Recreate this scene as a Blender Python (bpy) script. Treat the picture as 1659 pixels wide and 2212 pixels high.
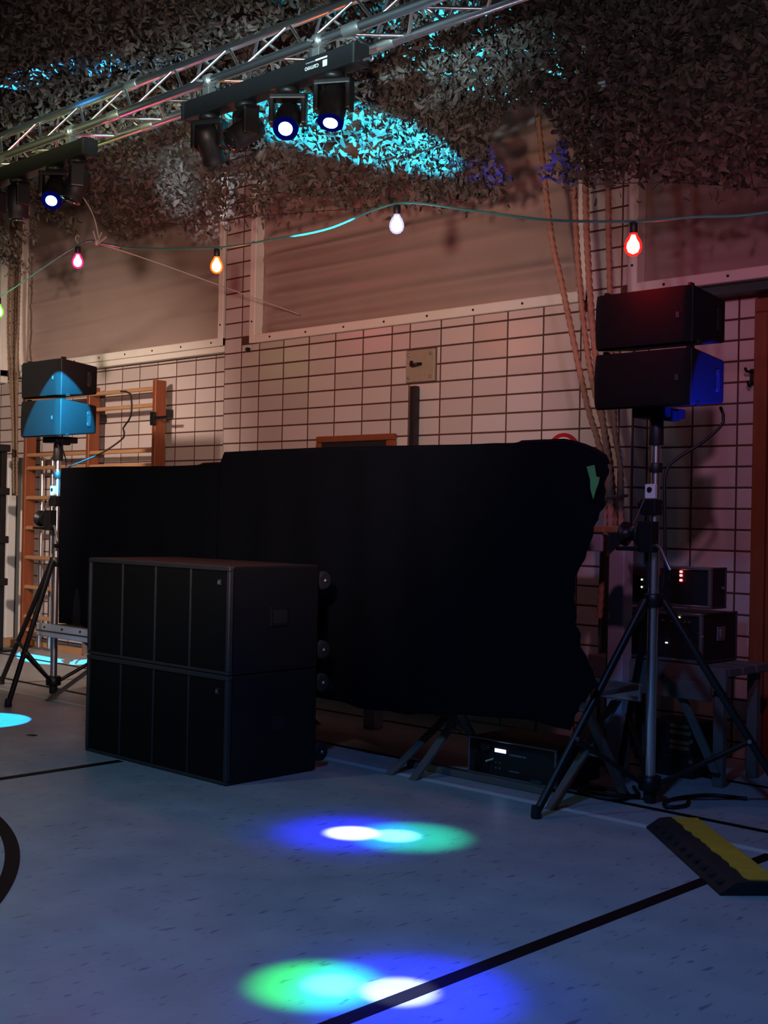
import bpy, bmesh, math, random
from mathutils import Vector, Matrix, Euler, noise
R = math.radians
random.seed(7)
sc = bpy.context.scene
for o in list(bpy.data.objects): bpy.data.objects.remove(o)
COL = sc.collection

# ---------------------------------------------------------------- camera
def camera():
    f, pitch, roll, yaw = 2700.0, 0.0049, 0.01975, -0.76464
    fw = Vector((math.sin(yaw) * math.cos(pitch), math.cos(yaw) * math.cos(pitch), math.sin(pitch)))
    right = Vector((math.cos(yaw), -math.sin(yaw), 0))
    up = right.cross(fw)
    r2 = right * math.cos(roll) + up * math.sin(roll)
    u2 = -right * math.sin(roll) + up * math.cos(roll)
    m = Matrix((r2, u2, -fw)).transposed().to_4x4()
    m.translation = (0, 0, 1.171)
    cd = bpy.data.cameras.new('camera'); cd.sensor_fit = 'HORIZONTAL'; cd.sensor_width = 36
    cd.lens = f / 1659 * 36; cd.clip_start = .05
    o = bpy.data.objects.new('camera', cd); COL.objects.link(o); o.matrix_world = m
    sc.camera = o
camera()

# ---------------------------------------------------------------- world, exposure
sc.view_settings.view_transform = 'Standard'
sc.view_settings.look = 'None'
sc.view_settings.exposure = 0
sc.view_settings.gamma = 1
sc.view_settings.use_curve_mapping = False
sc.cycles.use_denoising = True
sc.cycles.max_bounces = 8
sc.cycles.sample_clamp_indirect = 4
w = bpy.data.worlds.new('world'); sc.world = w; w.use_nodes = True
w.node_tree.nodes['Background'].inputs[0].default_value = (.40, .50, .62, 1)
w.node_tree.nodes['Background'].inputs[1].default_value = .022

# ---------------------------------------------------------------- stage lamps
def spot(name, loc, tgt, col, power, deg, blend, size=.03, flat=1, roll=0):
    d = bpy.data.lights.new(name, 'SPOT'); d.color = col; d.energy = power
    d.spot_size = R(deg); d.spot_blend = blend; d.shadow_soft_size = size
    o = bpy.data.objects.new(name, d); COL.objects.link(o); o.location = loc
    o.rotation_euler = ((Vector(tgt) - Vector(loc)).to_track_quat('-Z', 'Y') @ Euler((0, 0, R(roll))).to_quaternion()).to_euler(); o.scale = (1, flat, 1)
    return o
# warm hall lamps that light the tiled wall (the ropes throw their shadows to the left)
spot('warm_wash_lamp', (-2.35, 1.5, 2.0), (-6.5, 5.6, 2.15), (1, .70, .585), 400, 66, .9, .10)
spot('warm_side_lamp', (-6.2, 1.6, 2.9), (-9.3, 5.7, 1.0), (1, .74, .63), 760, 62, .9, .12)
spot('violet_wash_lamp', (-1.0, 2.0, 2.9), (-3.05, 5.5, 1.65), (.90, .36, .62), 125, 44, 1, .06)
# cool wash on the floor
spot('cool_wash_lamp', (-1.6, 1.2, 3.2), (-2.6, 2.7, 0), (.11, .34, 1), 190, 105, 1, .12)
spot('pale_floor_fill', (-5.2, .6, 3.2), (-4.4, 1.9, 0), (.62, .95, .85), 62, 95, 1, .12)  # unseen fill added to tint the left floor grey green
# hall lamp that catches the truss tubes
spot('truss_lamp', (-3.2, .8, 2.9), (-5.0, 4.1, 3.46), (.55, .88, 1), 1800, 56, .6, .15, .10, 0)
spot('truss_warm_lamp', (-6.6, 1.2, 2.6), (-6.9, 4.1, 3.48), (.95, 1, .45), 750, 50, .6, .15, .09, 0)
spot('net_warm_fill', (-1.3, 2.4, 1.7), (-2.9, 4.6, 3.55), (1, .80, .72), 45, 46, .9, .10)  # unseen fill added from below to lift the dark net, like bounce
# coloured pools on the floor: a tight core inside a wide halo
spot('blue_pool_core', (-3.6, 3.35, 3.10), (-3.285, 3.285, 0), (.55, .60, 1), 2600, 4.4, .7, .01)
spot('blue_pool_halo', (-3.6, 3.35, 3.10), (-3.30, 3.27, 0), (.010, .014, 1), 1100, 12, 1, .02)
spot('green_pool_core', (-3.45, 3.6, 3.10), (-3.15, 3.378, 0), (.32, 1, .95), 1500, 4.0, .8, .01)
spot('green_pool_halo', (-3.45, 3.6, 3.10), (-3.10, 3.41, 0), (.01, .85, .45), 800, 9.5, 1, .02)
spot('green_near_pool_core', (-2.5, 2.3, 3.05), (-2.245, 2.19, 0), (.28, 1, .90), 900, 3.6, .9, .01)
spot('green_near_pool_halo', (-2.5, 2.3, 3.05), (-2.275, 2.16, 0), (.03, 1, .10), 1300, 7.6, 1, .02)
spot('blue_near_pool_core', (-2.3, 2.4, 3.05), (-2.10, 2.28, 0), (.62, .70, 1), 1500, 4.2, .7, .01)
spot('blue_near_pool_halo', (-2.3, 2.4, 3.05), (-2.08, 2.29, 0), (.010, .014, 1), 1500, 12.5, 1, .02)
spot('blue_pool_fringe', (-3.6, 3.35, 3.10), (-3.30, 3.27, 0), (.01, .03, 1), 170, 18, 1, .02)
spot('blue_near_pool_fringe', (-2.3, 2.4, 3.05), (-2.06, 2.29, 0), (.01, .03, 1), 130, 20, 1, .02)
# crisp cyan beams of the moving heads
spot('cyan_disc_lamp', (-6.9, 3.9, 3.02), (-6.43, 3.49, 0), (.006, .42, 1), 2200, 10, .03, .01)
spot('cyan_speaker_lamp', (-4.74, 2.72, 3.60), (-6.97, 4.27, 1.68), (.010, .50, 1), 15000, 7.9, .03, .01)
spot('cyan_net_lamp', (-4.6, 3.0, 1.5), (-4.95, 4.69, 3.25), (.03, .60, .95), 6800, 40, .35, .01, .22, -16)

spot('cyan_left_net_lamp', (-8.6, 3.78, 3.50), (-6.9, 4.02, 3.84), (.02, .36, 1), 7000, 18, .7, .01, .22, 90)
spot('blue_cabinet_lamp', (-1.45, 4.52, .55), (-2.58, 4.58, 1.68), (.008, .03, 1), 1150, 12, .2, .01)
spot('pale_net_spot_lamp', (-5.0, 3.2, 2.9), (-6.45, 4.77, 3.25), (.65, .85, 1), 420, 11, 1, .01)

# ---------------------------------------------------------------- materials
def nt(name):
    m = bpy.data.materials.new(name); m.use_nodes = True
    n = m.node_tree; b = n.nodes['Principled BSDF']
    return m, n, b
def mat(name, col, rough=.6, metal=0, var=0, scale=20, bump=0, bscale=80, emit=None, estr=0, spec=.5, stretch=None):
    m, n, b = nt(name)
    b.inputs['Base Color'].default_value = (*col, 1); b.inputs['Roughness'].default_value = rough
    b.inputs['Metallic'].default_value = metal; b.inputs['Specular IOR Level'].default_value = spec
    if emit:
        b.inputs['Emission Color'].default_value = (*emit, 1); b.inputs['Emission Strength'].default_value = estr
    if var or bump:
        tc = n.nodes.new('ShaderNodeTexCoord'); vec = tc.outputs['Object']
        if stretch:
            mp = n.nodes.new('ShaderNodeMapping'); mp.inputs['Scale'].default_value = stretch
            n.links.new(vec, mp.inputs[0]); vec = mp.outputs[0]
    if var:
        t = n.nodes.new('ShaderNodeTexNoise'); t.inputs['Scale'].default_value = scale; t.inputs['Detail'].default_value = 4
        n.links.new(vec, t.inputs[0])
        mx = n.nodes.new('ShaderNodeMix'); mx.data_type = 'RGBA'
        mx.inputs[6].default_value = (*[c * (1 - var) for c in col], 1); mx.inputs[7].default_value = (*[min(1, c * (1 + var)) for c in col], 1)
        n.links.new(t.outputs[0], mx.inputs[0]); n.links.new(mx.outputs[2], b.inputs['Base Color'])
    if bump:
        t2 = n.nodes.new('ShaderNodeTexNoise'); t2.inputs['Scale'].default_value = bscale; t2.inputs['Detail'].default_value = 3
        n.links.new(vec, t2.inputs[0])
        bp = n.nodes.new('ShaderNodeBump'); bp.inputs['Strength'].default_value = bump; bp.inputs['Distance'].default_value = .01
        n.links.new(t2.outputs[0], bp.inputs['Height']); n.links.new(bp.outputs[0], b.inputs['Normal'])
    return m
def tile_mat(name, c0, c1, rough=.32):
    m, n, b = nt(name)
    oi = n.nodes.new('ShaderNodeObjectInfo'); g = n.nodes.new('ShaderNodeNewGeometry')
    ad = n.nodes.new('ShaderNodeMath'); ad.operation = 'ADD'
    n.links.new(oi.outputs['Random'], ad.inputs[0]); n.links.new(g.outputs['Random Per Island'], ad.inputs[1])
    fr = n.nodes.new('ShaderNodeMath'); fr.operation = 'FRACT'; n.links.new(ad.outputs[0], fr.inputs[0])
    mx = n.nodes.new('ShaderNodeMix'); mx.data_type = 'RGBA'
    mx.inputs[6].default_value = (*c0, 1); mx.inputs[7].default_value = (*c1, 1)
    n.links.new(fr.outputs[0], mx.inputs[0]); n.links.new(mx.outputs[2], b.inputs['Base Color'])
    b.inputs['Roughness'].default_value = rough
    return m
def floor_mat():
    m, n, b = nt('vinyl_floor')
    tc = n.nodes.new('ShaderNodeTexCoord')
    def noise_node(scale, sx, sy, det=3, rot=0):
        mp = n.nodes.new('ShaderNodeMapping'); mp.inputs['Scale'].default_value = (sx, sy, 1); mp.inputs['Rotation'].default_value = (0, 0, rot)
        n.links.new(tc.outputs['Object'], mp.inputs[0])
        t = n.nodes.new('ShaderNodeTexNoise'); t.inputs['Scale'].default_value = scale; t.inputs['Detail'].default_value = det
        n.links.new(mp.outputs[0], t.inputs[0]); return t
    def ramp(src, p0, p1, c0, c1):
        r = n.nodes.new('ShaderNodeValToRGB'); r.color_ramp.elements[0].position = p0; r.color_ramp.elements[1].position = p1
        r.color_ramp.elements[0].color = (*c0, 1); r.color_ramp.elements[1].color = (*c1, 1); n.links.new(src, r.inputs[0]); return r
    base = ramp(noise_node(5, 1, 1, 6).outputs[0], .3, .7, (.33, .35, .36), (.42, .435, .43))
    fleck = ramp(noise_node(34, 1.4, .38, 2).outputs[0], .30, .37, (.45, .45, .5), (1, 1, 1))
    mx = n.nodes.new('ShaderNodeMix'); mx.data_type = 'RGBA'; mx.blend_type = 'MULTIPLY'; mx.inputs[0].default_value = .85
    n.links.new(base.outputs[0], mx.inputs[6]); n.links.new(fleck.outputs[0], mx.inputs[7])
    pale = ramp(noise_node(60, 1, .4, 2, .6).outputs[0], .66, .74, (0, 0, 0), (.05, .05, .05))
    mx2 = n.nodes.new('ShaderNodeMix'); mx2.data_type = 'RGBA'; mx2.blend_type = 'ADD'; mx2.inputs[0].default_value = 1
    n.links.new(mx.outputs[2], mx2.inputs[6]); n.links.new(pale.outputs[0], mx2.inputs[7])
    n.links.new(mx2.outputs[2], b.inputs['Base Color'])
    rr = ramp(noise_node(2.2, 1, 1, 4).outputs[0], .35, .7, (.30, .30, .30), (.48, .48, .48))
    n.links.new(rr.outputs[0], b.inputs['Roughness'])
    return m
def rope_mat(name, c):
    return mat(name, c, .85, var=.25, scale=160)
def bulb_mat(name, col, s):
    m, n, b = nt(name)
    n.nodes.remove(b); out = n.nodes['Material Output']
    e = n.nodes.new('ShaderNodeEmission'); e.inputs[0].default_value = (*col, 1); e.inputs[1].default_value = s
    t = n.nodes.new('ShaderNodeBsdfTransparent'); t.inputs[0].default_value = (*[min(1, c + .25) for c in col], 1)
    mx = n.nodes.new('ShaderNodeMixShader'); mx.inputs[0].default_value = .55
    n.links.new(t.outputs[0], mx.inputs[1]); n.links.new(e.outputs[0], mx.inputs[2]); n.links.new(mx.outputs[0], out.inputs[0])
    return m
def emis(name, col, s):
    m, n, b = nt(name); n.nodes.remove(b)
    e = n.nodes.new('ShaderNodeEmission'); e.inputs[0].default_value = (*col, 1); e.inputs[1].default_value = s
    n.links.new(e.outputs[0], n.nodes['Material Output'].inputs[0]); return m

M = dict(
    floor=floor_mat(),
    line_black=mat('black_line_paint', (.004, .004, .005), .6, var=.2, spec=.15),
    line_white=mat('white_line_paint', (.62, .66, .64), .5, var=.08),
    tile=tile_mat('glazed_tile', (.50, .43, .395), (.62, .55, .51)),
    grout=mat('dark_grout', (.085, .036, .026), .9, var=.2),
    ceil=mat('dark_ceiling', (.035, .028, .024), .9, var=.2, scale=3),
    plaster=mat('plaster', (.20, .17, .15), .9, var=.1),
    canvas=mat('grey_canvas', (.36, .275, .235), .42, var=.10, scale=3.5, bump=.12, bscale=220),
    trim=mat('white_trim', (.80, .77, .68), .5, var=.05, scale=6),
    green_sticker_shade=mat('dark_green_sticker_shade', (.03, .06, .055), .5, var=.1),  # shadow tone under the right window trim, also the amplifier sticker
    screw=mat('dark_screw', (.03, .03, .03), .4, .6, var=.1),
    wood=mat('red_brown_wood', (.23, .062, .020), .45, var=.35, scale=7, stretch=(6, 6, .6)),
    wood_light=mat('pale_wood', (.46, .25, .12), .45, var=.2, scale=8, stretch=(.6, 6, 6)),
    wood_grey=mat('worn_grey_wood', (.13, .11, .095), .8, var=.3, scale=12),
    board=mat('black_board', (.010, .010, .012), .6, var=.2),
    white_metal=mat('white_enamel', (.72, .74, .70), .35, var=.05),
    alu=mat('brushed_aluminium', (.80, .81, .82), .30, 1, var=.08, scale=30),
    chrome=mat('chrome', (.90, .90, .92), .30, 1, var=.03),
    black_metal=mat('black_metal', (.012, .012, .013), .42, .3, var=.2),
    black_plastic=mat('black_plastic', (.009, .009, .010), .5, var=.2, bump=.05, bscale=300),
    paint=mat('textured_cabinet_paint', (.0022, .0024, .0034), .55, var=.2, bump=.25, bscale=420),
    paint_edge=mat('worn_cabinet_edge', (.030, .031, .033), .5, var=.25, bump=.2, bscale=300),
    grille=mat('grille_foam', (.0024, .0032, .0034), .75, var=.2, bump=.4, bscale=500, spec=.2),
    shell=mat('speaker_shell', (.0040, .0042, .0052), .55, var=.15, bump=.25, bscale=380, spec=.3),
    cloth=mat('black_stage_cloth', (.0017, .0022, .0042), .9, var=.3, bump=.15, bscale=150, spec=.12),
    rubber=mat('black_rubber', (.010, .010, .010), .75, var=.3, bump=.3, bscale=120),
    yellow=mat('scuffed_yellow_plastic', (.62, .40, .03), .55, var=.25, scale=18),
    rope=rope_mat('hemp_rope', (.40, .20, .125)),
    rope_old=rope_mat('old_hemp_rope', (.20, .135, .085)),
    cord=mat('pale_cord', (.50, .44, .38), .8, var=.15),
    cable=mat('black_cable', (.006, .006, .006), .55, var=.2),
    festoon=mat('green_festoon_cable', (.07, .22, .20), .28, var=.2),
    socket=mat('dark_bulb_socket', (.012, .010, .010), .5, var=.2),
    leaf=tile_mat('camouflage_scrim', (.025, .022, .017), (.12, .10, .083), .7),
    steel=mat('zinc_steel', (.42, .42, .40), .38, .9, var=.15),
    case=mat('flight_case_laminate', (.008, .008, .009), .55, var=.2),
    case_edge=mat('case_edge_aluminium', (.36, .37, .38), .38, .85, var=.12),
    print=mat('pale_print', (.55, .62, .60), .6, var=.02),
    print_dim=mat('dim_print', (.16, .17, .19), .6, var=.02),
    plate=mat('beige_wall_plate', (.33, .27, .19), .55, var=.12, scale=30),
    tape=mat('green_tape', (.10, .34, .10), .55, var=.12),
    red=mat('red_sign_enamel', (.42, .012, .02), .4, var=.05),
    white=mat('white_sign_enamel', (.75, .70, .70), .4, var=.03),
    table_white=mat('pale_table_edge', (.42, .40, .46), .5, var=.08),
    brass=mat('dull_brass', (.22, .17, .06), .5, .5, var=.3),
    lens_dark=mat('dark_lens', (.01, .012, .015), .12, var=.1),
    lens_blue=emis('lit_blue_lens', (.45, .55, 1), 14),
    lens_halo=emis('blue_lens_glow', (.01, .02, 1), .07),  # faint emission stands in for blue light spilling around the lens
    lens_cyan=emis('lit_cyan_lens', (.20, .62, 1), 9),
    led_red=emis('red_led', (1, .10, .10), 7),
    led_green=emis('green_led', (.75, .9, .45), 2.2),
    led_white=emis('white_led', (.85, .85, .8), 1.6),
    lcd=emis('lit_display', (.42, .52, 1), 3.2),
    red_case=mat('red_fabric', (.16, .008, .012), .8, var=.2),
    speck=mat('dark_scuff', (.03, .035, .035), .8),
)

# ---------------------------------------------------------------- mesh builder
class MB:
    def __init__(s): s.v = []; s.f = []; s.sm = []
    def quad_box(s, x0, x1, y0, y1, z0, z1, mtx=None):
        P = [(x0, y0, z0), (x1, y0, z0), (x1, y1, z0), (x0, y1, z0), (x0, y0, z1), (x1, y0, z1), (x1, y1, z1), (x0, y1, z1)]
        s.add(P, [(0, 3, 2, 1), (4, 5, 6, 7), (0, 1, 5, 4), (1, 2, 6, 5), (2, 3, 7, 6), (3, 0, 4, 7)], False, mtx); return s
    def bev_box(s, x0, x1, y0, y1, z0, z1, b=.01, mtx=None, seg=2):
        bm = bmesh.new(); bmesh.ops.create_cube(bm, size=1)
        for v in bm.verts:
            v.co = Vector(((x0 + x1) / 2 + v.co.x * (x1 - x0), (y0 + y1) / 2 + v.co.y * (y1 - y0), (z0 + z1) / 2 + v.co.z * (z1 - z0)))
        bmesh.ops.bevel(bm, geom=bm.edges[:], offset=b, segments=seg, profile=.6, affect='EDGES', clamp_overlap=True)
        s.bm(bm, False, mtx); bm.free(); return s
    def bm(s, bm, smooth=False, mtx=None):
        bm.verts.index_update()
        s.add([tuple(v.co) for v in bm.verts], [tuple(v.index for v in f.verts) for f in bm.faces], smooth, mtx)
    def add(s, P, F, smooth=False, mtx=None):
        o = len(s.v)
        if mtx is not None: P = [tuple(mtx @ Vector(p)) for p in P]
        s.v += [tuple(p) for p in P]
        for f in F: s.f.append(tuple(i + o for i in f)); s.sm.append(smooth)
    def tube(s, a, b, r, n=12, r2=None, caps=True, mtx=None):
        a = Vector(a); b = Vector(b); r2 = r if r2 is None else r2
        d = (b - a).normalized(); u = d.orthogonal().normalized(); w_ = d.cross(u)
        P = []
        for c, rr in ((a, r), (b, r2)):
            for i in range(n):
                t = 2 * math.pi * i / n; P.append(c + u * math.cos(t) * rr + w_ * math.sin(t) * rr)
        s.add(P, [(i, (i + 1) % n, n + (i + 1) % n, n + i) for i in range(n)], True, mtx)
        if caps: s.add(P, [tuple(range(n))[::-1], tuple(range(n, 2 * n))], False, mtx)
        return s
    def path(s, pts, r, n=8, lobes=0, twist=0, caps=True, flat=1.0):
        pts = [Vector(p) for p in pts]; L = len(pts); P = []; u = None
        for k, p in enumerate(pts):
            d = (pts[min(k + 1, L - 1)] - pts[max(k - 1, 0)]).normalized()
            u = d.orthogonal().normalized() if u is None else (u - d * u.dot(d)).normalized()
            w_ = d.cross(u)
            for i in range(n):
                t = 2 * math.pi * i / n
                rr = r * (.58 + .50 * abs(math.cos(lobes / 2 * (t - twist * k)))) if lobes else r
                P.append(p + u * math.cos(t) * rr + w_ * math.sin(t) * rr * flat)
        F = [(k * n + i, k * n + (i + 1) % n, (k + 1) * n + (i + 1) % n, (k + 1) * n + i) for k in range(L - 1) for i in range(n)]
        s.add(P, F, True)
        if caps: s.add(P, [tuple(range(n))[::-1], tuple(range((L - 1) * n, L * n))])
        return s
    def lathe(s, prof, c=(0, 0, 0), n=20, mtx=None, smooth=True):
        P = []; F = []
        for r, z in prof:
            for i in range(n):
                t = 2 * math.pi * i / n; P.append((c[0] + r * math.cos(t), c[1] + r * math.sin(t), c[2] + z))
        for k in range(len(prof) - 1):
            for i in range(n): F.append((k * n + i, k * n + (i + 1) % n, (k + 1) * n + (i + 1) % n, (k + 1) * n + i))
        s.add(P, F, smooth, mtx)
        s.add(P, [tuple(range(n))[::-1], tuple(range((len(prof) - 1) * n, len(prof) * n))], False, mtx); return s
    def prism(s, poly, axis, a, b, mtx=None):
        # poly of 2-D points extruded along axis from a to b
        def pt(p, h): return {'x': (h, p[0], p[1]), 'y': (p[0], h, p[1]), 'z': (p[0], p[1], h)}[axis]
        n = len(poly); P = [pt(p, a) for p in poly] + [pt(p, b) for p in poly]
        s.add(P, [tuple(range(n))[::-1], tuple(range(n, 2 * n))] + [(i, (i + 1) % n, n + (i + 1) % n, n + i) for i in range(n)], False, mtx); return s
    def mesh(s, name, m, org=(0, 0, 0)):
        me = bpy.data.meshes.new(name); ox, oy, oz = org
        me.from_pydata([(x - ox, y - oy, z - oz) for x, y, z in s.v], [], s.f)
        me.polygons.foreach_set('use_smooth', s.sm); me.materials.append(M[m]); me.validate(); me.update()
        bm = bmesh.new(); bm.from_mesh(me); bmesh.ops.recalc_face_normals(bm, faces=bm.faces[:]); bm.to_mesh(me); bm.free()
        return me
    def build(s, name, m, parent=None, org=None, local=False):
        if org is None: org = WORLD_ORG.get(parent.name, (0, 0, 0)) if (parent and not local) else (0, 0, 0)
        o = bpy.data.objects.new(name, s.mesh(name, m, org)); COL.objects.link(o)
        if parent:
            o.parent = parent; WORLD_ORG[o.name] = org
        else: o.location = org; WORLD_ORG[o.name] = org
        return o
WORLD_ORG = {}
def tag(o, label=None, cat=None, group=None, kind=None):
    if label: o['label'] = label
    if cat: o['category'] = cat
    if group: o['group'] = group
    if kind: o['kind'] = kind
    return o
def thing(name, label, cat, loc=(0, 0, 0), group=None):
    o = bpy.data.objects.new(name, None); COL.objects.link(o); o.location = loc; o.empty_display_size = .05
    WORLD_ORG[o.name] = tuple(loc); return tag(o, label, cat, group)
def smooth_pts(pts, step=.02):
    # Catmull-Rom through world points
    P = [Vector(p) for p in pts]; P = [P[0] * 2 - P[1]] + P + [P[-1] * 2 - P[-2]]; out = []
    for i in range(1, len(P) - 2):
        n = max(2, int((P[i + 1] - P[i]).length / step))
        for k in range(n):
            t = k / n; a, b, c, d = P[i - 1], P[i], P[i + 1], P[i + 2]
            out.append(.5 * ((2 * b) + (c - a) * t + (2 * a - 5 * b + 4 * c - d) * t * t + (3 * b - a - 3 * c + d) * t ** 3))
    out.append(P[-2]); return out
def interp(x, tab):
    if x <= tab[0][0]: return tab[0][1]
    for (a, fa), (b, fb) in zip(tab, tab[1:]):
        if x <= b: return fa + (fb - fa) * (x - a) / (b - a)
    return tab[-1][1]

D, YL, YR, H = 5.624, 5.714, 5.764, 4.62
TW, TH, Z0 = .2529, .10625, 2.315

# ================================================================ floor and markings
fl = MB(); fl.quad_box(-15, 3.5, -2.5, 6.4, -.1, 0)
floor = tag(fl.build('floor', 'floor'), 'grey speckled vinyl gym floor with painted court lines', kind='structure')
def marking(x0, x1, y0, y1, m, z=.0015):
    MB().quad_box(x0, x1, y0, y1, .0002, z).build('floor_line', m, floor)
marking(-2.095, -2.045, -2.4, 5.70, 'line_black'); marking(-4.995, -4.945, -2.4, 3.42, 'line_black')
marking(-14, 3, 4.465, 4.505, 'line_black', .0012); marking(-14, 3, 5.22, 5.26, 'line_black', .0012)
marking(-14, -2.42, 4.185, 4.225, 'line_white', .0018); marking(-2.36, 3, 4.185, 4.225, 'line_white', .0018)
arc = MB(); cx, cy, ra = -5.009, .143, 2.3765
A0, A1, n = R(0), R(130), 80
P = []; 
for i in range(n + 1):
    t = A0 + (A1 - A0) * i / n
    for rr, z in ((ra - .025, .0002), (ra + .025, .0002), (ra - .025, .0016), (ra + .025, .0016)): P.append((cx + rr * math.cos(t), cy + rr * math.sin(t), z))
arc.add(P, [f for i in range(n) for f in ((4 * i + 2, 4 * i + 3, 4 * i + 7, 4 * i + 6), (4 * i, 4 * i + 2, 4 * i + 6, 4 * i + 4), (4 * i + 1, 4 * i + 5, 4 * i + 7, 4 * i + 3))])
arc.build('floor_circle_line', 'line_black', floor)
tag(MB().prism([(-5.86, 3.44), (-5.80, 3.455), (-5.815, 3.48), (-5.85, 3.47)], 'z', .0003, .003).build('litter_scrap', 'speck', None),
    'small dark scrap of litter lying on floor left of the bass cabinets', 'litter')

# ================================================================ ceiling, walls
tag(MB().quad_box(-15, 3.5, -2.5, 6.4, H, H + .1).build('ceiling', 'ceil'), 'dark hall ceiling above the camouflage net', kind='structure')
tag(MB().quad_box(-15, -14.9, -2.5, 6.4, 0, H).build('wall_left', 'plaster'), 'plain side wall of the hall', kind='structure')

tile_cache = {}
def tile_mesh(wd, ht):
    key = (round(wd, 3), round(ht, 3))
    if key not in tile_cache:
        a, b, e = wd / 2, ht / 2, .003
        P = [(-a, 0, -b), (a, 0, -b), (a, 0, b), (-a, 0, b), (-a, -.0006, -b), (a, -.0006, -b), (a, -.0006, b), (-a, -.0006, b),
             (-a + e, -.0016, -b + e), (a - e, -.0016, -b + e), (a - e, -.0016, b - e), (-a + e, -.0016, b - e)]
        F = [(8, 9, 10, 11)] + [(i, (i + 1) % 4, 4 + (i + 1) % 4, 4 + i) for i in range(4)] + [(4 + i, 4 + (i + 1) % 4, 8 + (i + 1) % 4, 8 + i) for i in range(4)]
        m = MB(); m.add(P, F); tile_cache[key] = m.mesh('tile', 'tile')
    return tile_cache[key]
def tiles(wall, y, cols, z0, z1, skip, seen, joint=.0105):
    rest = MB(); k0 = math.floor((z0 - Z0) / TH); k1 = math.ceil((z1 - Z0) / TH); cnt = 0
    for k in range(k0, k1):
        a = max(z0, Z0 + k * TH); b = min(z1, Z0 + (k + 1) * TH)
        if b - a < .02: continue
        for x0, x1 in zip(cols, cols[1:]):
            xa, xb, za, zb = x0 + joint / 2, x1 - joint / 2, a + joint / 2, b - joint / 2
            for (sx0, sx1, sz0, sz1) in skip:
                if xb > sx0 and xa < sx1 and zb > sz0 and za < sz1:
                    # clip against the opening
                    if xa < sx1 < xb and sx1 - xa < .3 * (xb - xa): xa = sx1 + .002
                    elif xa < sx0 < xb and xb - sx0 < .3 * (xb - xa): xb = sx0 - .002
                    elif za < sz0 < zb: zb = sz0 - .002
                    elif xa < sx0 < xb: xb = sx0 - .002
                    elif xa < sx1 < xb: xa = sx1 + .002
                    else: zb = za
            if zb - za < .01 or xb - xa < .01: continue
            c = ((xa + xb) / 2, y, (za + zb) / 2)
            if seen(*c) and cnt < 300:
                o = bpy.data.objects.new('tile', tile_mesh(xb - xa, zb - za)); COL.objects.link(o); o.parent = wall; o.location = c; cnt += 1
                o.rotation_euler = (random.uniform(-.004, .004), 0, random.uniform(-.004, .004))
            else:
                me = tile_mesh(xb - xa, zb - za)
                rest.add([(v.co.x + c[0], v.co.y + c[1], v.co.z + c[2]) for v in me.vertices], [tuple(p.vertices) for p in me.polygons])
    if rest.v: tag(rest.build('tile_field', 'tile', wall), kind='stuff')
T = 0.3
bk = MB()
bk.quad_box(-7.0, -3.60, D, D + T, 0, 2.40); bk.quad_box(-7.0, -6.66, D, D + T, 2.40, H); bk.quad_box(-3.94, -3.60, D, D + T, 2.40, H)
bk.quad_box(-6.66, -3.94, D, D + T, 4.35, H)
wall_back = tag(bk.build('wall_back', 'grout'), 'beige glazed tile wall with dark grout', kind='structure')
cols = [-7.0, -6.811] + [-6.619 + i * TW for i in range(6)] + [-5.2026, -4.9497] + [-4.9497 + i * TW for i in range(1, 6)] + [-3.603]
tiles(wall_back, D, cols, 0.0, H, [(-6.70, -3.90, 2.365, 9), (-3.635, 9, 2.37, 9), (-5.222, -4.98, 1.998, 2.202)], lambda x, y, z: 1.35 < z < 3.25 or (z <= 1.35 and x > -4.0))
bl = MB(); bl.quad_box(-14.9, -7.0, YL, YL + .25, 0, 2.42); bl.quad_box(-7.09, -7.0, YL, YL + .25, 2.42, H); bl.quad_box(-10.22, -9.88, YL, YL + .25, 2.42, H)
bl.quad_box(-15, -7.09, YL, YL + .25, 4.35, H)
wl = tag(bl.build('wall_back_left', 'grout'), 'recessed beige tile wall behind the wall bars', kind='structure')
LW = .2366
tiles(wl, YL, [-7.4448 - LW * 31 + LW * i for i in range(33)] + [-7.002], 0.0, H, [(-9.93, -7.045, 2.335, 9), (-14, -10.19, 2.335, 9)],
      lambda x, y, z: (x > -9.2 and z > 1.35) or x < -9.2 and x > -10.3 and z < 3.6)
br = MB(); br.quad_box(-3.60, 3.5, YR, YR + .25, 0, 2.40); br.quad_box(-3.60, 3.5, YR, YR + .25, 4.35, H)
wr = tag(br.build('wall_back_right', 'grout'), 'recessed beige tile wall behind the rack cases', kind='structure')
tiles(wr, YR, [-3.599] + [-3.0774 + i * TW for i in range(-1, 12)], 0, H, [(-2.975, -1.9, -1, 2.235), (-3.66, 9, 2.36, 9)], lambda x, y, z: x < -2.0)
k = math.ceil(-Z0 / TH)
while Z0 + k * TH < 2.3:
    o = bpy.data.objects.new('tile', tile_mesh(YR - D - .018, TH - .0105)); COL.objects.link(o); o.parent = wall_back
    o.location = (-3.60, (D + YR) / 2 + .002, Z0 + (k + .5) * TH); o.rotation_euler = (0, 0, R(90)); k += 1
tag(MB().quad_box(-14.88, -7.02, YL - .022, YL - .011, 0, .062).build('baseboard_back', 'wood_light'), 'low pale wooden skirting board', kind='structure')

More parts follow.
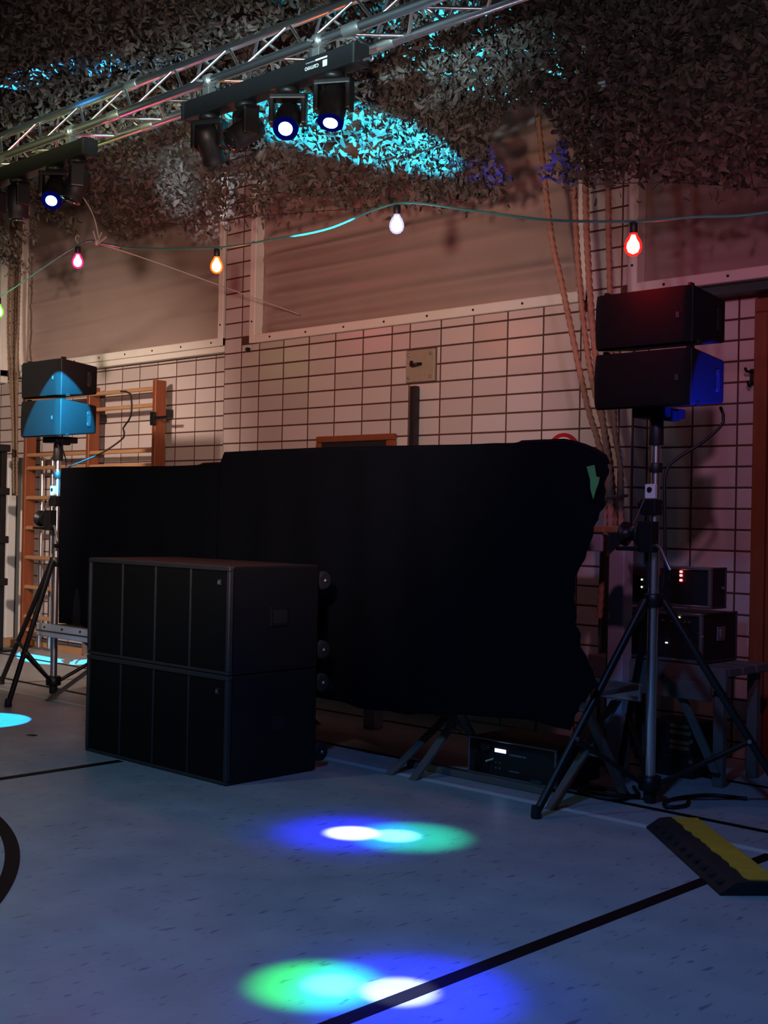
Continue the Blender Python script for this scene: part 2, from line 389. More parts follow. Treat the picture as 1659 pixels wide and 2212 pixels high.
# ---------------------------------------------------------------- covered windows
def window(name, x0, x1, yf, zb, label, sill=None, left=True, right=True, wrinkle=1, seed=0):
    root = thing(name, label, None, (x0, yf, zb)); root['kind'] = 'structure'
    z1 = 4.36; wd = .058; pr = .018
    fr = random.Random(int(seed * 10)); folds = []; zk = zb + .10
    while zk < 3.5:
        folds.append((zk, fr.uniform(.022, .042), fr.uniform(.6, 1.25) * (1 if fr.random() < .8 else -.6), fr.uniform(1.2, 3.2), -1, fr.uniform(-.02, .09)))
        if fr.random() < .6: folds.append((zk + .04, fr.uniform(.022, .04), fr.uniform(.4, .9), fr.uniform(2.5, 5), 1, fr.uniform(-.03, .05)))
        zk += fr.uniform(.075, .14)
    nx, nz = 90, 110; P = []
    for j in range(nz + 1):
        for i in range(nx + 1):
            u, v = i / nx, j / nz; x = x0 + .02 + (x1 - x0 - .04) * u; z = zb + .02 + (z1 - zb - .02) * v
            f = .25 * noise.noise(Vector((u * 2 + seed * 3.1, v * 8, seed)))
            for (zk, wk, ak, dk, side, tk) in folds:
                uu = u if side < 0 else 1 - u
                f += ak * math.exp(-((z - zk - tk * uu) / wk) ** 2) * math.exp(-uu * dk)
            P.append((x, yf + .062 - .055 * wrinkle * f * min(1, 15 * u) * min(1, 15 * (1 - u)), z))
    F = [(j * (nx + 1) + i, j * (nx + 1) + i + 1, (j + 1) * (nx + 1) + i + 1, (j + 1) * (nx + 1) + i) for j in range(nz) for i in range(nx)]
    cv = MB(); cv.add(P, F, True); tag(cv.build('canvas_cover', 'canvas', root), 'wrinkled grey canvas covering the window')
    MB().quad_box(x0, x1, yf + .10, yf + .12, zb, z1).build('backing', 'plaster', root)
    MB().bev_box(x0, x1, yf - pr, yf + .06, zb, zb + wd, .004, seg=1).build('bottom_trim', 'trim', root)
    if left: MB().bev_box(x0, x0 + wd, yf - pr - .001, yf + .06, zb, z1, .004, seg=1).build('side_trim', 'trim', root)
    if right: MB().bev_box(x1 - wd, x1, yf - pr - .001, yf + .06, zb, z1, .004, seg=1).build('side_trim', 'trim', root)
    sw = MB(); x = x0 + .22
    while x < x1 - .1:
        sw.tube((x, yf - pr - .003, zb + wd * .5), (x, yf - pr + .001, zb + wd * .5), .0075, 8); x += .36
    z = zb + .15
    while z < 3.4:
        if left: sw.tube((x0 + wd / 2, yf - pr - .004, z), (x0 + wd / 2, yf - pr + .001, z), .0075, 8)
        if right: sw.tube((x1 - wd / 2, yf - pr - .004, z), (x1 - wd / 2, yf - pr + .001, z), .0075, 8)
        z += .55
    tag(sw.build('screws', 'screw', root), kind='stuff')
    if sill: MB().bev_box(x0 - .005, x1 + .01, yf - .005, yf + .10, zb - sill, zb - .001, .004, seg=1).build('sill', 'trim', root)
    return root
window('window_1', -9.92, -7.05, 5.66, 2.385, 'canvas covered window above the wall bars', sill=.045, seed=1.7, wrinkle=.9)
window('window_2', -6.70, -3.895, D - .012, 2.365, 'wide canvas covered window in the middle of the tile wall', seed=2.4, wrinkle=1.25)
w3 = window('window_3', -3.632, -.9, D - .012, 2.368, 'canvas covered window above the door on the right', seed=4.1, wrinkle=.35)
MB().quad_box(-3.55, -.9, D + .02, YR - .012, 2.32, 2.366).build('trim_shade_strip', 'green_sticker_shade', w3)  # dark green strip stands in for the shadow under the trim
window('window_4', -13.0, -10.185, 5.66, 2.37, 'canvas covered window at the far left edge', sill=.06, seed=6.2)

# ---------------------------------------------------------------- door at the right edge
dr = thing('door_1', 'red brown wooden door at the right edge of the wall', None, (-2.97, YR, 0)); dr['kind'] = 'structure'
MB().bev_box(-2.972, -2.90, YR - .045, YR, 0, 2.225, .005, seg=1).build('door_frame', 'wood', dr)
MB().bev_box(-2.972, -1.95, YR - .045, YR, 2.225, 2.295, .005, seg=1).build('frame_head', 'wood', dr)
MB().bev_box(-2.898, -2.0, YR - .03, YR - .002, .01, 2.22, .004, seg=1).build('door_leaf', 'wood', dr)
MB().bev_box(-2.0, -1.93, YR - .045, YR, 0, 2.225, .005, seg=1).build('door_frame', 'wood', dr)
hk = thing('wall_hook', 'small dark metal hook beside the door frame', 'hook', (-2.985, YR - .012, 1.93))
MB().bev_box(-3.005, -2.975, YR - .022, YR - .011, 1.87, 1.95, .003, seg=1).build('back_plate', 'black_metal', hk)
MB().path(smooth_pts([(-2.99, YR - .02, 1.935), (-3.0, YR - .06, 1.935), (-3.0, YR - .075, 1.95)], .01), .007).build('upper_prong', 'black_metal', hk)
MB().path(smooth_pts([(-2.99, YR - .02, 1.885), (-2.99, YR - .05, 1.86), (-2.99, YR - .07, 1.885)], .01), .006).build('lower_prong', 'black_metal', hk)

# ---------------------------------------------------------------- wall fittings
wp = thing('wall_plate', 'square beige plate with hook bolted to the tiles', 'wall plate', (-5.1, D, 2.0))
MB().bev_box(-5.218, -4.984, D - .020, D + .002, 2.002, 2.198, .004, seg=1).build('plate', 'plate', wp)
for x in (-5.19, -5.012):
    for z in (2.03, 2.168): MB().lathe([(.010, 0), (.009, .006), (.004, .009)], n=10, mtx=Matrix.Translation((x, D - .020, z)) @ Matrix.Rotation(R(90), 4, 'X')).build('bolt', 'steel', wp)
MB().path(smooth_pts([(-5.09, D - .018, 2.11), (-5.10, D - .05, 2.105), (-5.135, D - .06, 2.10), (-5.14, D - .05, 2.125)], .008), .010).build('hook', 'black_metal', wp)
bp = thing('black_pole', 'upright black pole standing below the beige wall plate', 'pole', (-5.115, 5.575, 0))
MB().bev_box(-5.140, -5.095, 5.56, 5.60, .02, 1.975, .006).build('shaft', 'black_plastic', bp)
MB().bev_box(-5.19, -5.045, 5.51, 5.605, 0, .02, .004).build('foot', 'black_metal', bp)
sg = thing('round_sign', 'round white sign with red ring above the black cloth', 'sign', (-4.03, D - .012, 1.55))
mt = Matrix.Translation((-4.03, D - .012, 1.548)) @ Matrix.Rotation(R(90), 4, 'X')
MB().lathe([(.088, 0), (.088, .006)], n=40, mtx=mt).build('disc', 'white', sg)
ring = MB(); P = []; n = 48
for i in range(n):
    t = 2 * math.pi * i / n
    for rr, y in ((.086, -.008), (.108, -.008), (.108, 0), (.086, 0)): P.append((-4.03 + rr * math.cos(t), D - .012 + y, 1.548 + rr * math.sin(t)))
ring.add(P, [(4 * i + k, 4 * i + (k + 1) % 4, 4 * ((i + 1) % n) + (k + 1) % 4, 4 * ((i + 1) % n) + k) for i in range(n) for k in range(4)])
ring.build('ring', 'red', sg)
bb = thing('blackboard', 'black board in an orange brown wooden frame on the tile wall', 'board', (-5.63, D, 1.2))
MB().quad_box(-5.945, -5.345, D - .03, D - .012, 1.05, 1.665).build('panel', 'board', bb)
for x0, x1, z0, z1 in ((-5.985, -5.285, 1.655, 1.695), (-5.985, -5.94, 1.0, 1.654), (-5.35, -5.285, 1.0, 1.654), (-5.985, -5.285, .96, .999)):
    MB().bev_box(x0, x1, D - .045, D - .012, z0, z1, .008).build('frame_rail', 'wood', bb)
st = MB(); st.lathe([(.016, 0), (.015, .02), (.006, .03)], n=12, mtx=Matrix.Translation((-6.72, D - .011, 2.325)) @ Matrix.Rotation(R(90), 4, 'X'))
tag(st.build('wall_stud', 'black_metal'), 'small dark stud fixed on tiles below window corner', 'stud')

# ---------------------------------------------------------------- wall bars
wb = thing('wall_bars', 'wooden gym wall bars fixed to the tiles behind the left speaker', 'wall bars', (-8.5, 5.6, 0))
for x in (-9.55, -8.60, -7.715): MB().bev_box(x - .02, x + .02, 5.535, 5.635, .03, 2.17, .004, seg=1).build('post', 'wood', wb)
for z in (.17, .28, .53, .78, 1.03, 1.285, 1.535, 1.645, 1.985, 2.11):
    for xa, xb in ((-9.53, -8.62), (-8.58, -7.735)):
        m = MB(); m.path([(xa, 5.56, z), (xb, 5.56, z)], .019, 12, flat=.75); m.build('rung', 'wood_light', wb)
for x in (-9.55, -8.60, -7.715):
    MB().bev_box(x - .012, x + .012, 5.634, YL - .010, 1.9, 1.96, .003, seg=1).build('wall_bracket', 'black_metal', wb)
lt = MB(); lt.bev_box(-7.735, -7.685, 5.515, 5.54, 1.83, 1.93, .006); lat = lt.build('latch', 'black_metal', wb)
MB().path(smooth_pts([(-7.69, 5.53, 1.885), (-7.615, 5.52, 1.883), (-7.515, 5.515, 1.883)], .02), .011).build('lever', 'black_metal', lat)
for i, x in enumerate((-9.465, -9.30)):
    t = thing('climbing_pole', ('outer' if i == 0 else 'inner') + ' slim grey metal climbing pole behind the wall bar rungs', 'pole', (x, 5.66, 0))
    MB().tube((x, 5.66, .02), (x, 5.66, 1.60), .022, 14).build('tube', 'alu', t)
    MB().lathe([(.024, 0), (.024, .02), (.012, .035)], (x, 5.66, 1.60), 14).build('end_cap', 'white_metal', t)
    MB().bev_box(x - .05, x + .05, 5.63, 5.69, 0, .02, .004).build('foot_plate', 'steel', t)
rl = thing('wall_rail', 'white steel channel rail standing against the left tiles', 'rail', (-9.84, 5.66, 0))
MB().bev_box(-9.975, -9.92, 5.60, 5.70, .06, 1.63, .004, seg=1).build('flange', 'white_metal', rl)
MB().bev_box(-9.765, -9.705, 5.60, 5.70, .06, 1.63, .004, seg=1).build('flange', 'white_metal', rl)
MB().quad_box(-9.918, -9.767, 5.675, 5.70, .06, 1.60).build('web', 'board', rl)
MB().bev_box(-10.0, -9.68, 5.59, 5.703, 0, .058, .004, seg=1).build('foot_block', 'wood_light', rl)
bs = thing('black_upright', 'black metal upright with clamps cut by the left picture edge', 'stand', (-9.50, 5.3, 0))
MB().bev_box(-9.535, -9.47, 5.28, 5.33, .02, 1.72, .005).build('shaft', 'black_metal', bs)
for z in (1.66, 1.30, .90, .55): MB().bev_box(-9.60, -9.44, 5.25, 5.345, z, z + .06, .008).build('clamp', 'black_metal', bs)
MB().bev_box(-9.72, -9.40, 5.15, 5.40, 0, .02, .005).build('foot', 'black_metal', bs)

# ---------------------------------------------------------------- ropes
def rope(name, label, pts, r, m, group):
    p = smooth_pts(pts, .012); b = MB(); b.path(p, r, 18, lobes=3, twist=.62)
    return tag(b.build(name, m), label, 'rope', group)
Yr = 5.2
rope('climbing_rope', 'leftmost hemp climbing rope slanting towards the black cloth', [(-4.05, Yr + .1, H - .02), (-3.98, Yr, 3.6), (-3.934, Yr, 3.25), (-3.841, Yr, 2.66), (-3.761, Yr, 2.365), (-3.607, Yr, 1.791), (-3.53, Yr, 1.58), (-3.48, Yr, 1.40), (-3.475, Yr, 1.15), (-3.50, Yr, .70)], .0155, 'rope', 'climbing ropes')
rope('climbing_rope', 'second hemp climbing rope from the left, hanging over the window frame', [(-3.80, Yr + .15, H - .02), (-3.745, Yr + .08, 3.2), (-3.727, Yr + .04, 2.855), (-3.675, Yr + .04, 2.308), (-3.60, Yr + .04, 1.90), (-3.505, Yr + .04, 1.58), (-3.465, Yr + .04, 1.35), (-3.45, Yr + .04, 1.1), (-3.47, Yr + .04, .66)], .0155, 'rope', 'climbing ropes')
rope('climbing_rope', 'third hemp climbing rope, running down behind the right speaker edge', [(-3.68, Yr + .1, H - .02), (-3.64, Yr + .02, 3.2), (-3.63, Yr, 2.815), (-3.591, Yr, 2.299), (-3.53, Yr, 1.85), (-3.472, Yr - .02, 1.58), (-3.435, Yr - .03, 1.40), (-3.425, Yr - .03, 1.15)], .0165, 'rope', 'climbing ropes')
rope('climbing_rope', 'rightmost hemp climbing rope, half hidden by the right speaker', [(-3.55, Yr + .15, H - .02), (-3.53, Yr + .06, 3.1), (-3.527, Yr + .05, 2.752), (-3.509, Yr + .05, 2.336), (-3.48, Yr + .05, 1.9), (-3.45, Yr + .03, 1.62), (-3.405, Yr + .02, 1.42), (-3.40, Yr + .02, 1.16)], .0145, 'rope', 'climbing ropes')
m = MB(); m.path(smooth_pts([(-3.51, 5.16, 1.30), (-3.44, 5.145, 1.295), (-3.385, 5.17, 1.30), (-3.40, 5.27, 1.305), (-3.47, 5.28, 1.30), (-3.52, 5.22, 1.30), (-3.51, 5.16, 1.30)], .015), .008, 8)
tag(m.build('rope_tie', 'rope_old'), 'short cord tied around the bundled climbing ropes', 'cord')
for i, (xt, xb, dy) in enumerate(((-9.75, -9.585, 0), (-9.70, -9.57, .03), (-9.66, -9.555, -.02), (-9.62, -9.54, .02))):
    rope('gathered_rope', ('leftmost', 'second', 'third', 'rightmost')[i] + ' thin brown rope of the bundle gathered above the white rail', [(xt, 5.5 + dy, H - .02), (xt, 5.48 + dy, 3.6), (xt + .02, 5.46 + dy, 2.7), (xb - .02, 5.45 + dy * .6, 1.9), (xb, 5.45 + dy * .6, 1.5), (xb + .012, 5.45 + dy * .5, 1.30)], .0105, 'rope_old', 'ropes bundled at the far left')

# ================================================================ truss
tr = thing('lighting_truss', 'triangular aluminium lighting truss crossing below the net', 'truss', (-5.5, 4.1, 3.4))
XA, XB = -9.6, -1.6
chords = dict(front=(4.0, 3.413, .0235), back=(4.23, 3.413, .0235), top=(4.115, 3.615, .0235))
for k, (y, z, r) in chords.items(): MB().tube((XA, y, z), (XB, y, z), r, 20).build('chord', 'alu', tr)
def brace(p, q): MB().tube(p, q, .0085, 10).build('brace', 'alu', tr)
pairs = (('front', 'top'), ('top', 'back'), ('back', 'front'))
stepx = .235
for a, b in pairs:
    ya, za, _ = chords[a]; yb, zb, _ = chords[b]; x = XA; k = 0
    while x < XB - .05:
        p = (x, ya, za) if k % 2 == 0 else (x, yb, zb); q = (x + stepx, yb, zb) if k % 2 == 0 else (x + stepx, ya, za)
        brace(p, q); x += stepx; k += 1
for x in (-7.9, -6.0, -4.1, -2.2):
    for k, (y, z, r) in chords.items(): MB().lathe([(r + .004, -.05), (r + .006, -.04), (r + .006, .04), (r + .004, .05)], n=16, mtx=Matrix.Translation((x, y, z)) @ Matrix.Rotation(R(90), 4, 'Y')).build('coupler', 'steel', tr)

# ---------------------------------------------------------------- moving head bars
def text_mesh(s, size):
    c = bpy.data.curves.new('lettering', 'FONT'); c.body = s; c.size = size; c.extrude = .0006; c.align_x = 'CENTER'; c.align_y = 'CENTER'
    o = bpy.data.objects.new('tmp_lettering', c); COL.objects.link(o)
    bpy.context.view_layer.update()
    me = bpy.data.meshes.new_from_object(o.evaluated_get(bpy.context.evaluated_depsgraph_get()))
    bpy.data.objects.remove(o); return me
def lettering(s, size, m, parent, mtx_world, name='lettering'):
    me = text_mesh(s, size); me.materials.clear(); me.materials.append(M[m]); me.transform(mtx_world)
    org = WORLD_ORG.get(parent.name, (0, 0, 0)); me.transform(Matrix.Translation([-c for c in org]))
    o = bpy.data.objects.new(name, me); COL.objects.link(o); o.parent = parent; return o
def head(root, x, pan, tilt, lens):
    y, zt = 4.0, 3.232
    hub = MB(); hub.lathe([(.050, 0), (.055, -.008), (.055, -.022), (.045, -.030)], (x, y, zt), 20); hub.build('pan_base', 'black_metal', root)
    base = Matrix.Translation((x, y, zt - .03)) @ Matrix.Rotation(R(pan), 4, 'Z') @ Matrix.Scale(1.25, 4)
    yk = MB()
    for s in (-1, 1): yk.bev_box(s * .062 - .010, s * .062 + .010, -.032, .032, -.115, 0, .006, base)
    yk.bev_box(-.072, .072, -.034, .034, -.022, 0, .006, base); ykp = yk.build('yoke', 'black_metal', root)
    hm = base @ Matrix.Translation((0, 0, -.092)) @ Matrix.Rotation(R(tilt), 4, 'X')
    hd = MB(); hd.lathe([(.030, .075), (.044, .066), (.050, .03), (.050, -.035), (.046, -.055), (.049, -.065), (.049, -.082)], n=24, mtx=hm)
    h = hd.build('lamp_head', 'black_plastic', root)
    if lens:
        MB().lathe([(.049, -.0825), (.049, -.084)], n=24, mtx=hm).build('lens_glow_ring', 'lens_halo', h)  # glow around the lens drawn as an emissive ring
        MB().lathe([(.027, -.084), (.027, -.087), (.010, -.092)], n=24, mtx=hm).build('lens', lens, h)
    else: MB().lathe([(.040, -.082), (.040, -.085), (.012, -.089)], n=24, mtx=hm).build('lens', 'lens_dark', h)
    lg = MB(); lg.tube((-.0735, 0, -.092), (-.0715, 0, -.092), .022, 16, mtx=base); lg.build('tilt_cap', 'black_plastic', ykp)
def head_bar(label, x0, x1, heads, clamps, letters=None):
    root = thing('moving_head_bar', label, 'stage light', ((x0 + x1) / 2, 4.0, 3.24), 'moving head bars under the truss')
    MB().bev_box(x0, x1, 3.955, 4.045, 3.234, 3.328, .007).build('bar_body', 'black_metal', root)
    for x in (x0, x1 - .02): MB().bev_box(x - .002, x + .022, 3.950, 4.050, 3.230, 3.332, .008).build('end_cap', 'black_plastic', root)
    for x in clamps:
        c = MB(); c.bev_box(x - .025, x + .025, 3.975, 4.025, 3.328, 3.375, .004); c.lathe([(.034, -.022), (.036, -.02), (.036, .02), (.034, .022)], n=20, mtx=Matrix.Translation((x, 4.0, 3.413)) @ Matrix.Rotation(R(90), 4, 'Y'))
        cp = c.build('clamp', 'steel', root)
        MB().tube((x, 3.955, 3.40), (x, 3.925, 3.395), .007, 8).build('wing_bolt', 'steel', cp)
    for hdef in heads: head(root, *hdef)
    if letters:
        x = letters
        rot = Matrix.Rotation(R(180), 4, 'Y') @ Matrix.Rotation(R(90), 4, 'X')
        fm = Matrix.Translation((x - .02, 3.9543, 3.273)) @ rot
        lettering('cameo', .036, 'print', root, fm)
        MB().bev_box(x + .055, x + .085, 3.9535, 3.9552, 3.26, 3.29, .0005, seg=1).build('logo_square', 'print', root)
        MB().quad_box(x + .005, x + .085, 3.9535, 3.9552, 3.298, 3.306).build('print_line', 'print', root)
        MB().quad_box(x - .06, x, 3.9535, 3.9552, 3.298, 3.303).build('print_line', 'print_dim', root)
    return root
head_bar('black moving head light bar in the middle of the truss', -5.32, -4.035, [(-5.14, 25, 40, None), (-4.85, -20, -55, None), (-4.53, 40, -48, 'lens_blue'), (-4.215, 30, -24, 'lens_blue')], (-5.15, -4.32), -4.30)
head_bar('black moving head light bar on the left end of the truss', -7.53, -6.245, [(-7.36, 10, 10, None), (-7.04, -10, 5, None), (-6.62, 45, -45, 'lens_cyan'), (-6.38, -30, -20, None)], (-7.3, -6.45))
sp = MB(); sp.path(smooth_pts([(-4.02, 4.0, 3.25), (-3.98, 3.99, 3.245), (-3.96, 3.985, 3.23), (-3.945, 3.985, 3.235), (-3.95, 3.985, 3.25)], .006), .0065, 8)
tag(sp.build('safety_hook', 'steel'), 'small bent wire hook at the right end of the middle light bar', 'hook')

# ================================================================ camouflage net
ZE = [(-9.7, 3.3), (-9.1, 3.30), (-8.85, 3.05), (-8.55, 2.93), (-8.44, 3.25), (-8.38, 3.5), (-8.25, 3.30), (-8.0, 3.17), (-7.93, 3.45), (-7.86, 3.72), (-7.72, 3.78), (-7.60, 3.14), (-7.45, 3.08), (-7.02, 3.12),
      (-6.42, 3.0), (-5.91, 2.99), (-5.33, 2.94), (-4.77, 2.90), (-4.27, 2.83), (-3.99, 2.80), (-3.90, 2.86), (-3.72, 2.84), (-3.4, 2.75), (-3.02, 2.70), (-2.55, 2.60), (-1.5, 2.56)]
def net_pt(x, t):
    ze = interp(x, ZE) + .025; zt = 3.97 + .05 * math.sin(x * 1.7)
    y = 2.7 + 2.3 * t + .06 * math.sin(x * 2.3) * t
    z = zt - (zt - ze) * t ** 3.4 - .05 * math.sin(math.pi * min(1, t * 1.3)) * (1 + math.sin(x * 2.1))
    bump = noise.noise(Vector((x * 1.3, t * 3, 2))) * .07 * (1 if t < .97 else .3)
    return Vector((x, y, max(z + bump, 3.665) if 3.93 < y < 4.28 else z + bump))
def in_hole(p):
    if p.y < 4.55: return False
    e = ((p.x + 3.76) / .23) ** 2 + ((p.z - 3.03) / .135) ** 2
    return e < 1 or (-3.93 < p.x < -3.70 and p.z < 3.03)
net = thing('camouflage_net', 'dark camouflage scrim net hung under the ceiling across the truss', 'net', (-5.5, 4.2, 3.6))
leaf_variants = []
def leaf_geo(L, Wd, curl, bend, seed):
    rnd = random.Random(seed); n = 5; P = []
    for i in range(n + 1):
        u = i / n; wdt = Wd * (math.sin(math.pi * (.08 + .84 * u)) ** .7) * rnd.uniform(.75, 1.1)
        cx_ = bend * math.sin(math.pi * u) * L; zz = curl * (u - .5) ** 2 * L * 2
        P += [(u * L - L / 2, cx_ - wdt / 2, zz + .15 * wdt), (u * L - L / 2, cx_ + wdt / 2, zz - .25 * wdt * curl)]
    return P, [(2 * i, 2 * i + 1, 2 * i + 3, 2 * i + 2) for i in range(n)]
for k in range(8): leaf_variants.append(leaf_geo(random.uniform(.046, .066), random.uniform(.017, .029), random.uniform(-.9, .9), random.uniform(-.28, .28), k))
leaf_meshes = []
for P, F in leaf_variants:
    b = MB(); b.add(P, F, True); me = bpy.data.meshes.new('leaf'); me.from_pydata(P, [], F); me.materials.append(M['leaf']); leaf_meshes.append(me)
cands = []
rnd = random.Random(11)
for k in range(33500):
    x = rnd.uniform(-9.6, -1.55); t = rnd.random() ** .55
    if k >= 27000: x = rnd.uniform(-4.6, -1.6); t = rnd.uniform(.78, 1)
    p = net_pt(x, t)
    if in_hole(p): continue
    if t > .985 and rnd.random() < .4: continue
    dx = (net_pt(x + .03, t) - p).normalized(); dt = (net_pt(x, min(1, t + .02)) - net_pt(x, max(0, t - .02))).normalized()
    nrm = dx.cross(dt).normalized(); a = rnd.uniform(0, 6.28)
    tx = (dx * math.cos(a) + dt * math.sin(a)).normalized()
    q = Matrix((tx, nrm.cross(tx).normalized(), nrm)).transposed().to_quaternion()
    q = q @ Euler((rnd.gauss(0, .7), rnd.gauss(0, .55), 0)).to_quaternion()
    off = nrm * rnd.uniform(-.03, .03); s = rnd.uniform(.75, 1.2)
    cands.append((p + off, q, s, rnd.randrange(8)))
# a few scraps dangling below the hem
for k in range(260):
    x = rnd.uniform(-9.4, -1.7); p = net_pt(x, 1.0) + Vector((0, rnd.uniform(-.04, .04), -rnd.random() ** 2.2 * .09))
    if in_hole(p): continue
    q = Euler((rnd.uniform(0, 6), rnd.uniform(0, 6), rnd.uniform(0, 6))).to_quaternion(); cands.append((p, q, rnd.uniform(.5, .95), rnd.randrange(8)))
def leafy(p): return (-3.2 < p.x < -1.9 and p.z < 3.5) or (-5.2 < p.x < -3.2 and p.y > 4.45)
cands.sort(key=lambda c: (0 if leafy(c[0]) else 1, (c[0] - Vector((0, 0, 1.17))).length))
rest = MB(); no = Vector(WORLD_ORG[net.name])
for i, (p, q, s, v) in enumerate(cands):
    if i < 300:
        o = bpy.data.objects.new('leaf', leaf_meshes[v]); COL.objects.link(o); o.parent = net
        o.rotation_mode = 'QUATERNION'; o.rotation_quaternion = q; o.location = p - no; o.scale = (s, s, s)
    else:
        P, F = leaf_variants[v]; m4 = Matrix.Translation(p) @ q.to_matrix().to_4x4() @ Matrix.Scale(s, 4); rest.add(P, F, True, m4)
me = bpy.data.meshes.new('leaf_field'); me.from_pydata([tuple(Vector(v) - no) for v in rest.v], [], rest.f); me.materials.append(M['leaf'])
lf = bpy.data.objects.new('leaf_field', me); COL.objects.link(lf); lf.parent = net; tag(lf, kind='stuff')
cords = MB()
def thin(p, q): cords.tube(p, q, .0022, 3, caps=False)
xs = [-9.5 + .16 * i for i in range(50)]; ts = [0, .2, .4, .55, .65, .74, .80, .85, .89, .93, .965, 1.0]
for x in xs:
    for t0, t1 in zip(ts, ts[1:]):
        a, b = net_pt(x, t0), net_pt(x, t1)
        if not (in_hole(a) or in_hole(b)): thin(a, b)
for t in ts:
    for x0, x1 in zip(xs, xs[1:]):
        a, b = net_pt(x0, t), net_pt(x1, t)
        if not (in_hole(a) or in_hole(b)) and (a - b).length < .35: thin(a, b)
tag(cords.build('net_mesh', 'black_plastic', net), kind='stuff')

# ================================================================ festoon lights
FZ = [(-9.0, 4.3, 2.45), (-7.782, 4.3, 2.627), (-6.83, 4.3, 2.845), (-6.55, 4.3, 2.815), (-6.2, 4.3, 2.74), (-5.438, 4.3, 2.640), (-4.95, 4.3, 2.62), (-4.55, 4.3, 2.615), (-4.079, 4.3, 2.665), (-3.6, 4.3, 2.555),
      (-3.2, 4.3, 2.455), (-2.767, 4.3, 2.383), (-2.5, 4.3, 2.36), (-2.187, 4.3, 2.330), (-1.6, 4.3, 2.36)]
fc = MB(); fc.path(smooth_pts(FZ, .05), .0075, 8, flat=.6)
tag(fc.build('festoon_cable', 'festoon'), 'green flat festoon cable strung in front of the tile wall', 'cable')
def bulb(x, z, col, label, strength, power, core):
    t = thing('light_bulb', label, 'light bulb', (x, 4.3, z), 'festoon light bulbs')
    c = (x, 4.3, z)
    MB().lathe([(.013, -.002), (.017, -.006), (.017, -.040), (.014, -.046)], c, 16).build('socket', 'socket', t)
    gm = bulb_mat('bulb_glass_' + label.split()[0], col, strength); M[gm.name] = gm
    cm = emis('bulb_core_' + label.split()[0], core, 16); M[cm.name] = cm
    k = 1.18
    MB().lathe([(r * k, -.046 + (z + .046) * k) for r, z in ((.012, -.046), (.015, -.054), (.023, -.066), (.029, -.082), (.030, -.096), (.026, -.110), (.016, -.121), (.004, -.125))], c, 24).build('glass', gm.name, t)
    MB().lathe([(r * k, -.046 + (z + .046) * k) for r, z in ((.007, -.052), (.012, -.066), (.0205, -.080), (.0225, -.096), (.017, -.110), (.004, -.117))], c, 20).build('glow', cm.name, t)
    d = bpy.data.lights.new('bulb_light', 'POINT'); d.color = col; d.energy = power; d.shadow_soft_size = .034
    lo = bpy.data.objects.new('bulb_light', d); COL.objects.link(lo); lo.location = (x, 4.3, z - .18); 
    return t
bulb(-6.83, 2.838, (1, .02, .16), 'pink glowing bulb at the left end of the festoon', 2.6, 8, (1, .55, .72))
bulb(-5.438, 2.636, (1, .16, .01), 'orange glowing bulb hanging before the window frame', 2.6, 7, (1, .80, .50))
bulb(-4.079, 2.66, (.72, .70, 1), 'white glowing bulb hanging in the middle of the festoon', 1.2, 2.5, (.95, .93, 1))
bulb(-2.767, 2.382, (1, .015, .01), 'red glowing bulb on the right above the speaker', 2.6, 4, (1, .62, .52))
bulb(-7.80, 2.622, (.25, 1, .05), 'green bulb cut by the left picture edge', 1.6, 2, (.75, 1, .5))
gc = MB(); gc.path(smooth_pts([(-6.79, 4.05, 3.24), (-6.80, 4.25, 3.18), (-6.754, 4.3, 3.11), (-6.65, 4.3, 2.98), (-6.591, 4.3, 2.83)], .03), .0045, 6)
tag(gc.build('hanging_cord', 'cord'), 'pale cord hanging down from the left light bar', 'cord')
g2 = MB(); g2.path(smooth_pts([(-6.60, 4.3, 2.825), (-6.45, 4.7, 2.73), (-6.175, 5.585, 2.514)], .06), .004, 6)
tag(g2.build('guy_line', 'cord'), 'thin pale guy line running from the festoon to the window', 'cord')
kn = MB()
for a, b in (((-6.60, 4.29, 2.82), (-6.63, 4.28, 2.90)), ((-6.60, 4.29, 2.82), (-6.54, 4.28, 2.88)), ((-6.61, 4.29, 2.815), (-6.50, 4.285, 2.845))): kn.tube(a, b, .0045, 6)
kn.lathe([(.006, -.014), (.014, -.004), (.014, .006), (.006, .014)], (-6.60, 4.288, 2.825), 10)
tag(kn.build('cord_knot', 'cord'), 'knot with loose cord ends on the festoon cable', 'knot')
hk2 = MB(); hk2.path(smooth_pts([(-6.83, 4.3, 2.855), (-6.845, 4.29, 2.885), (-6.82, 4.285, 2.905), (-6.80, 4.29, 2.89)], .008), .004, 6)
tag(hk2.build('cable_hook', 'cord'), 'tiny wire hook above the pink bulb', 'hook')

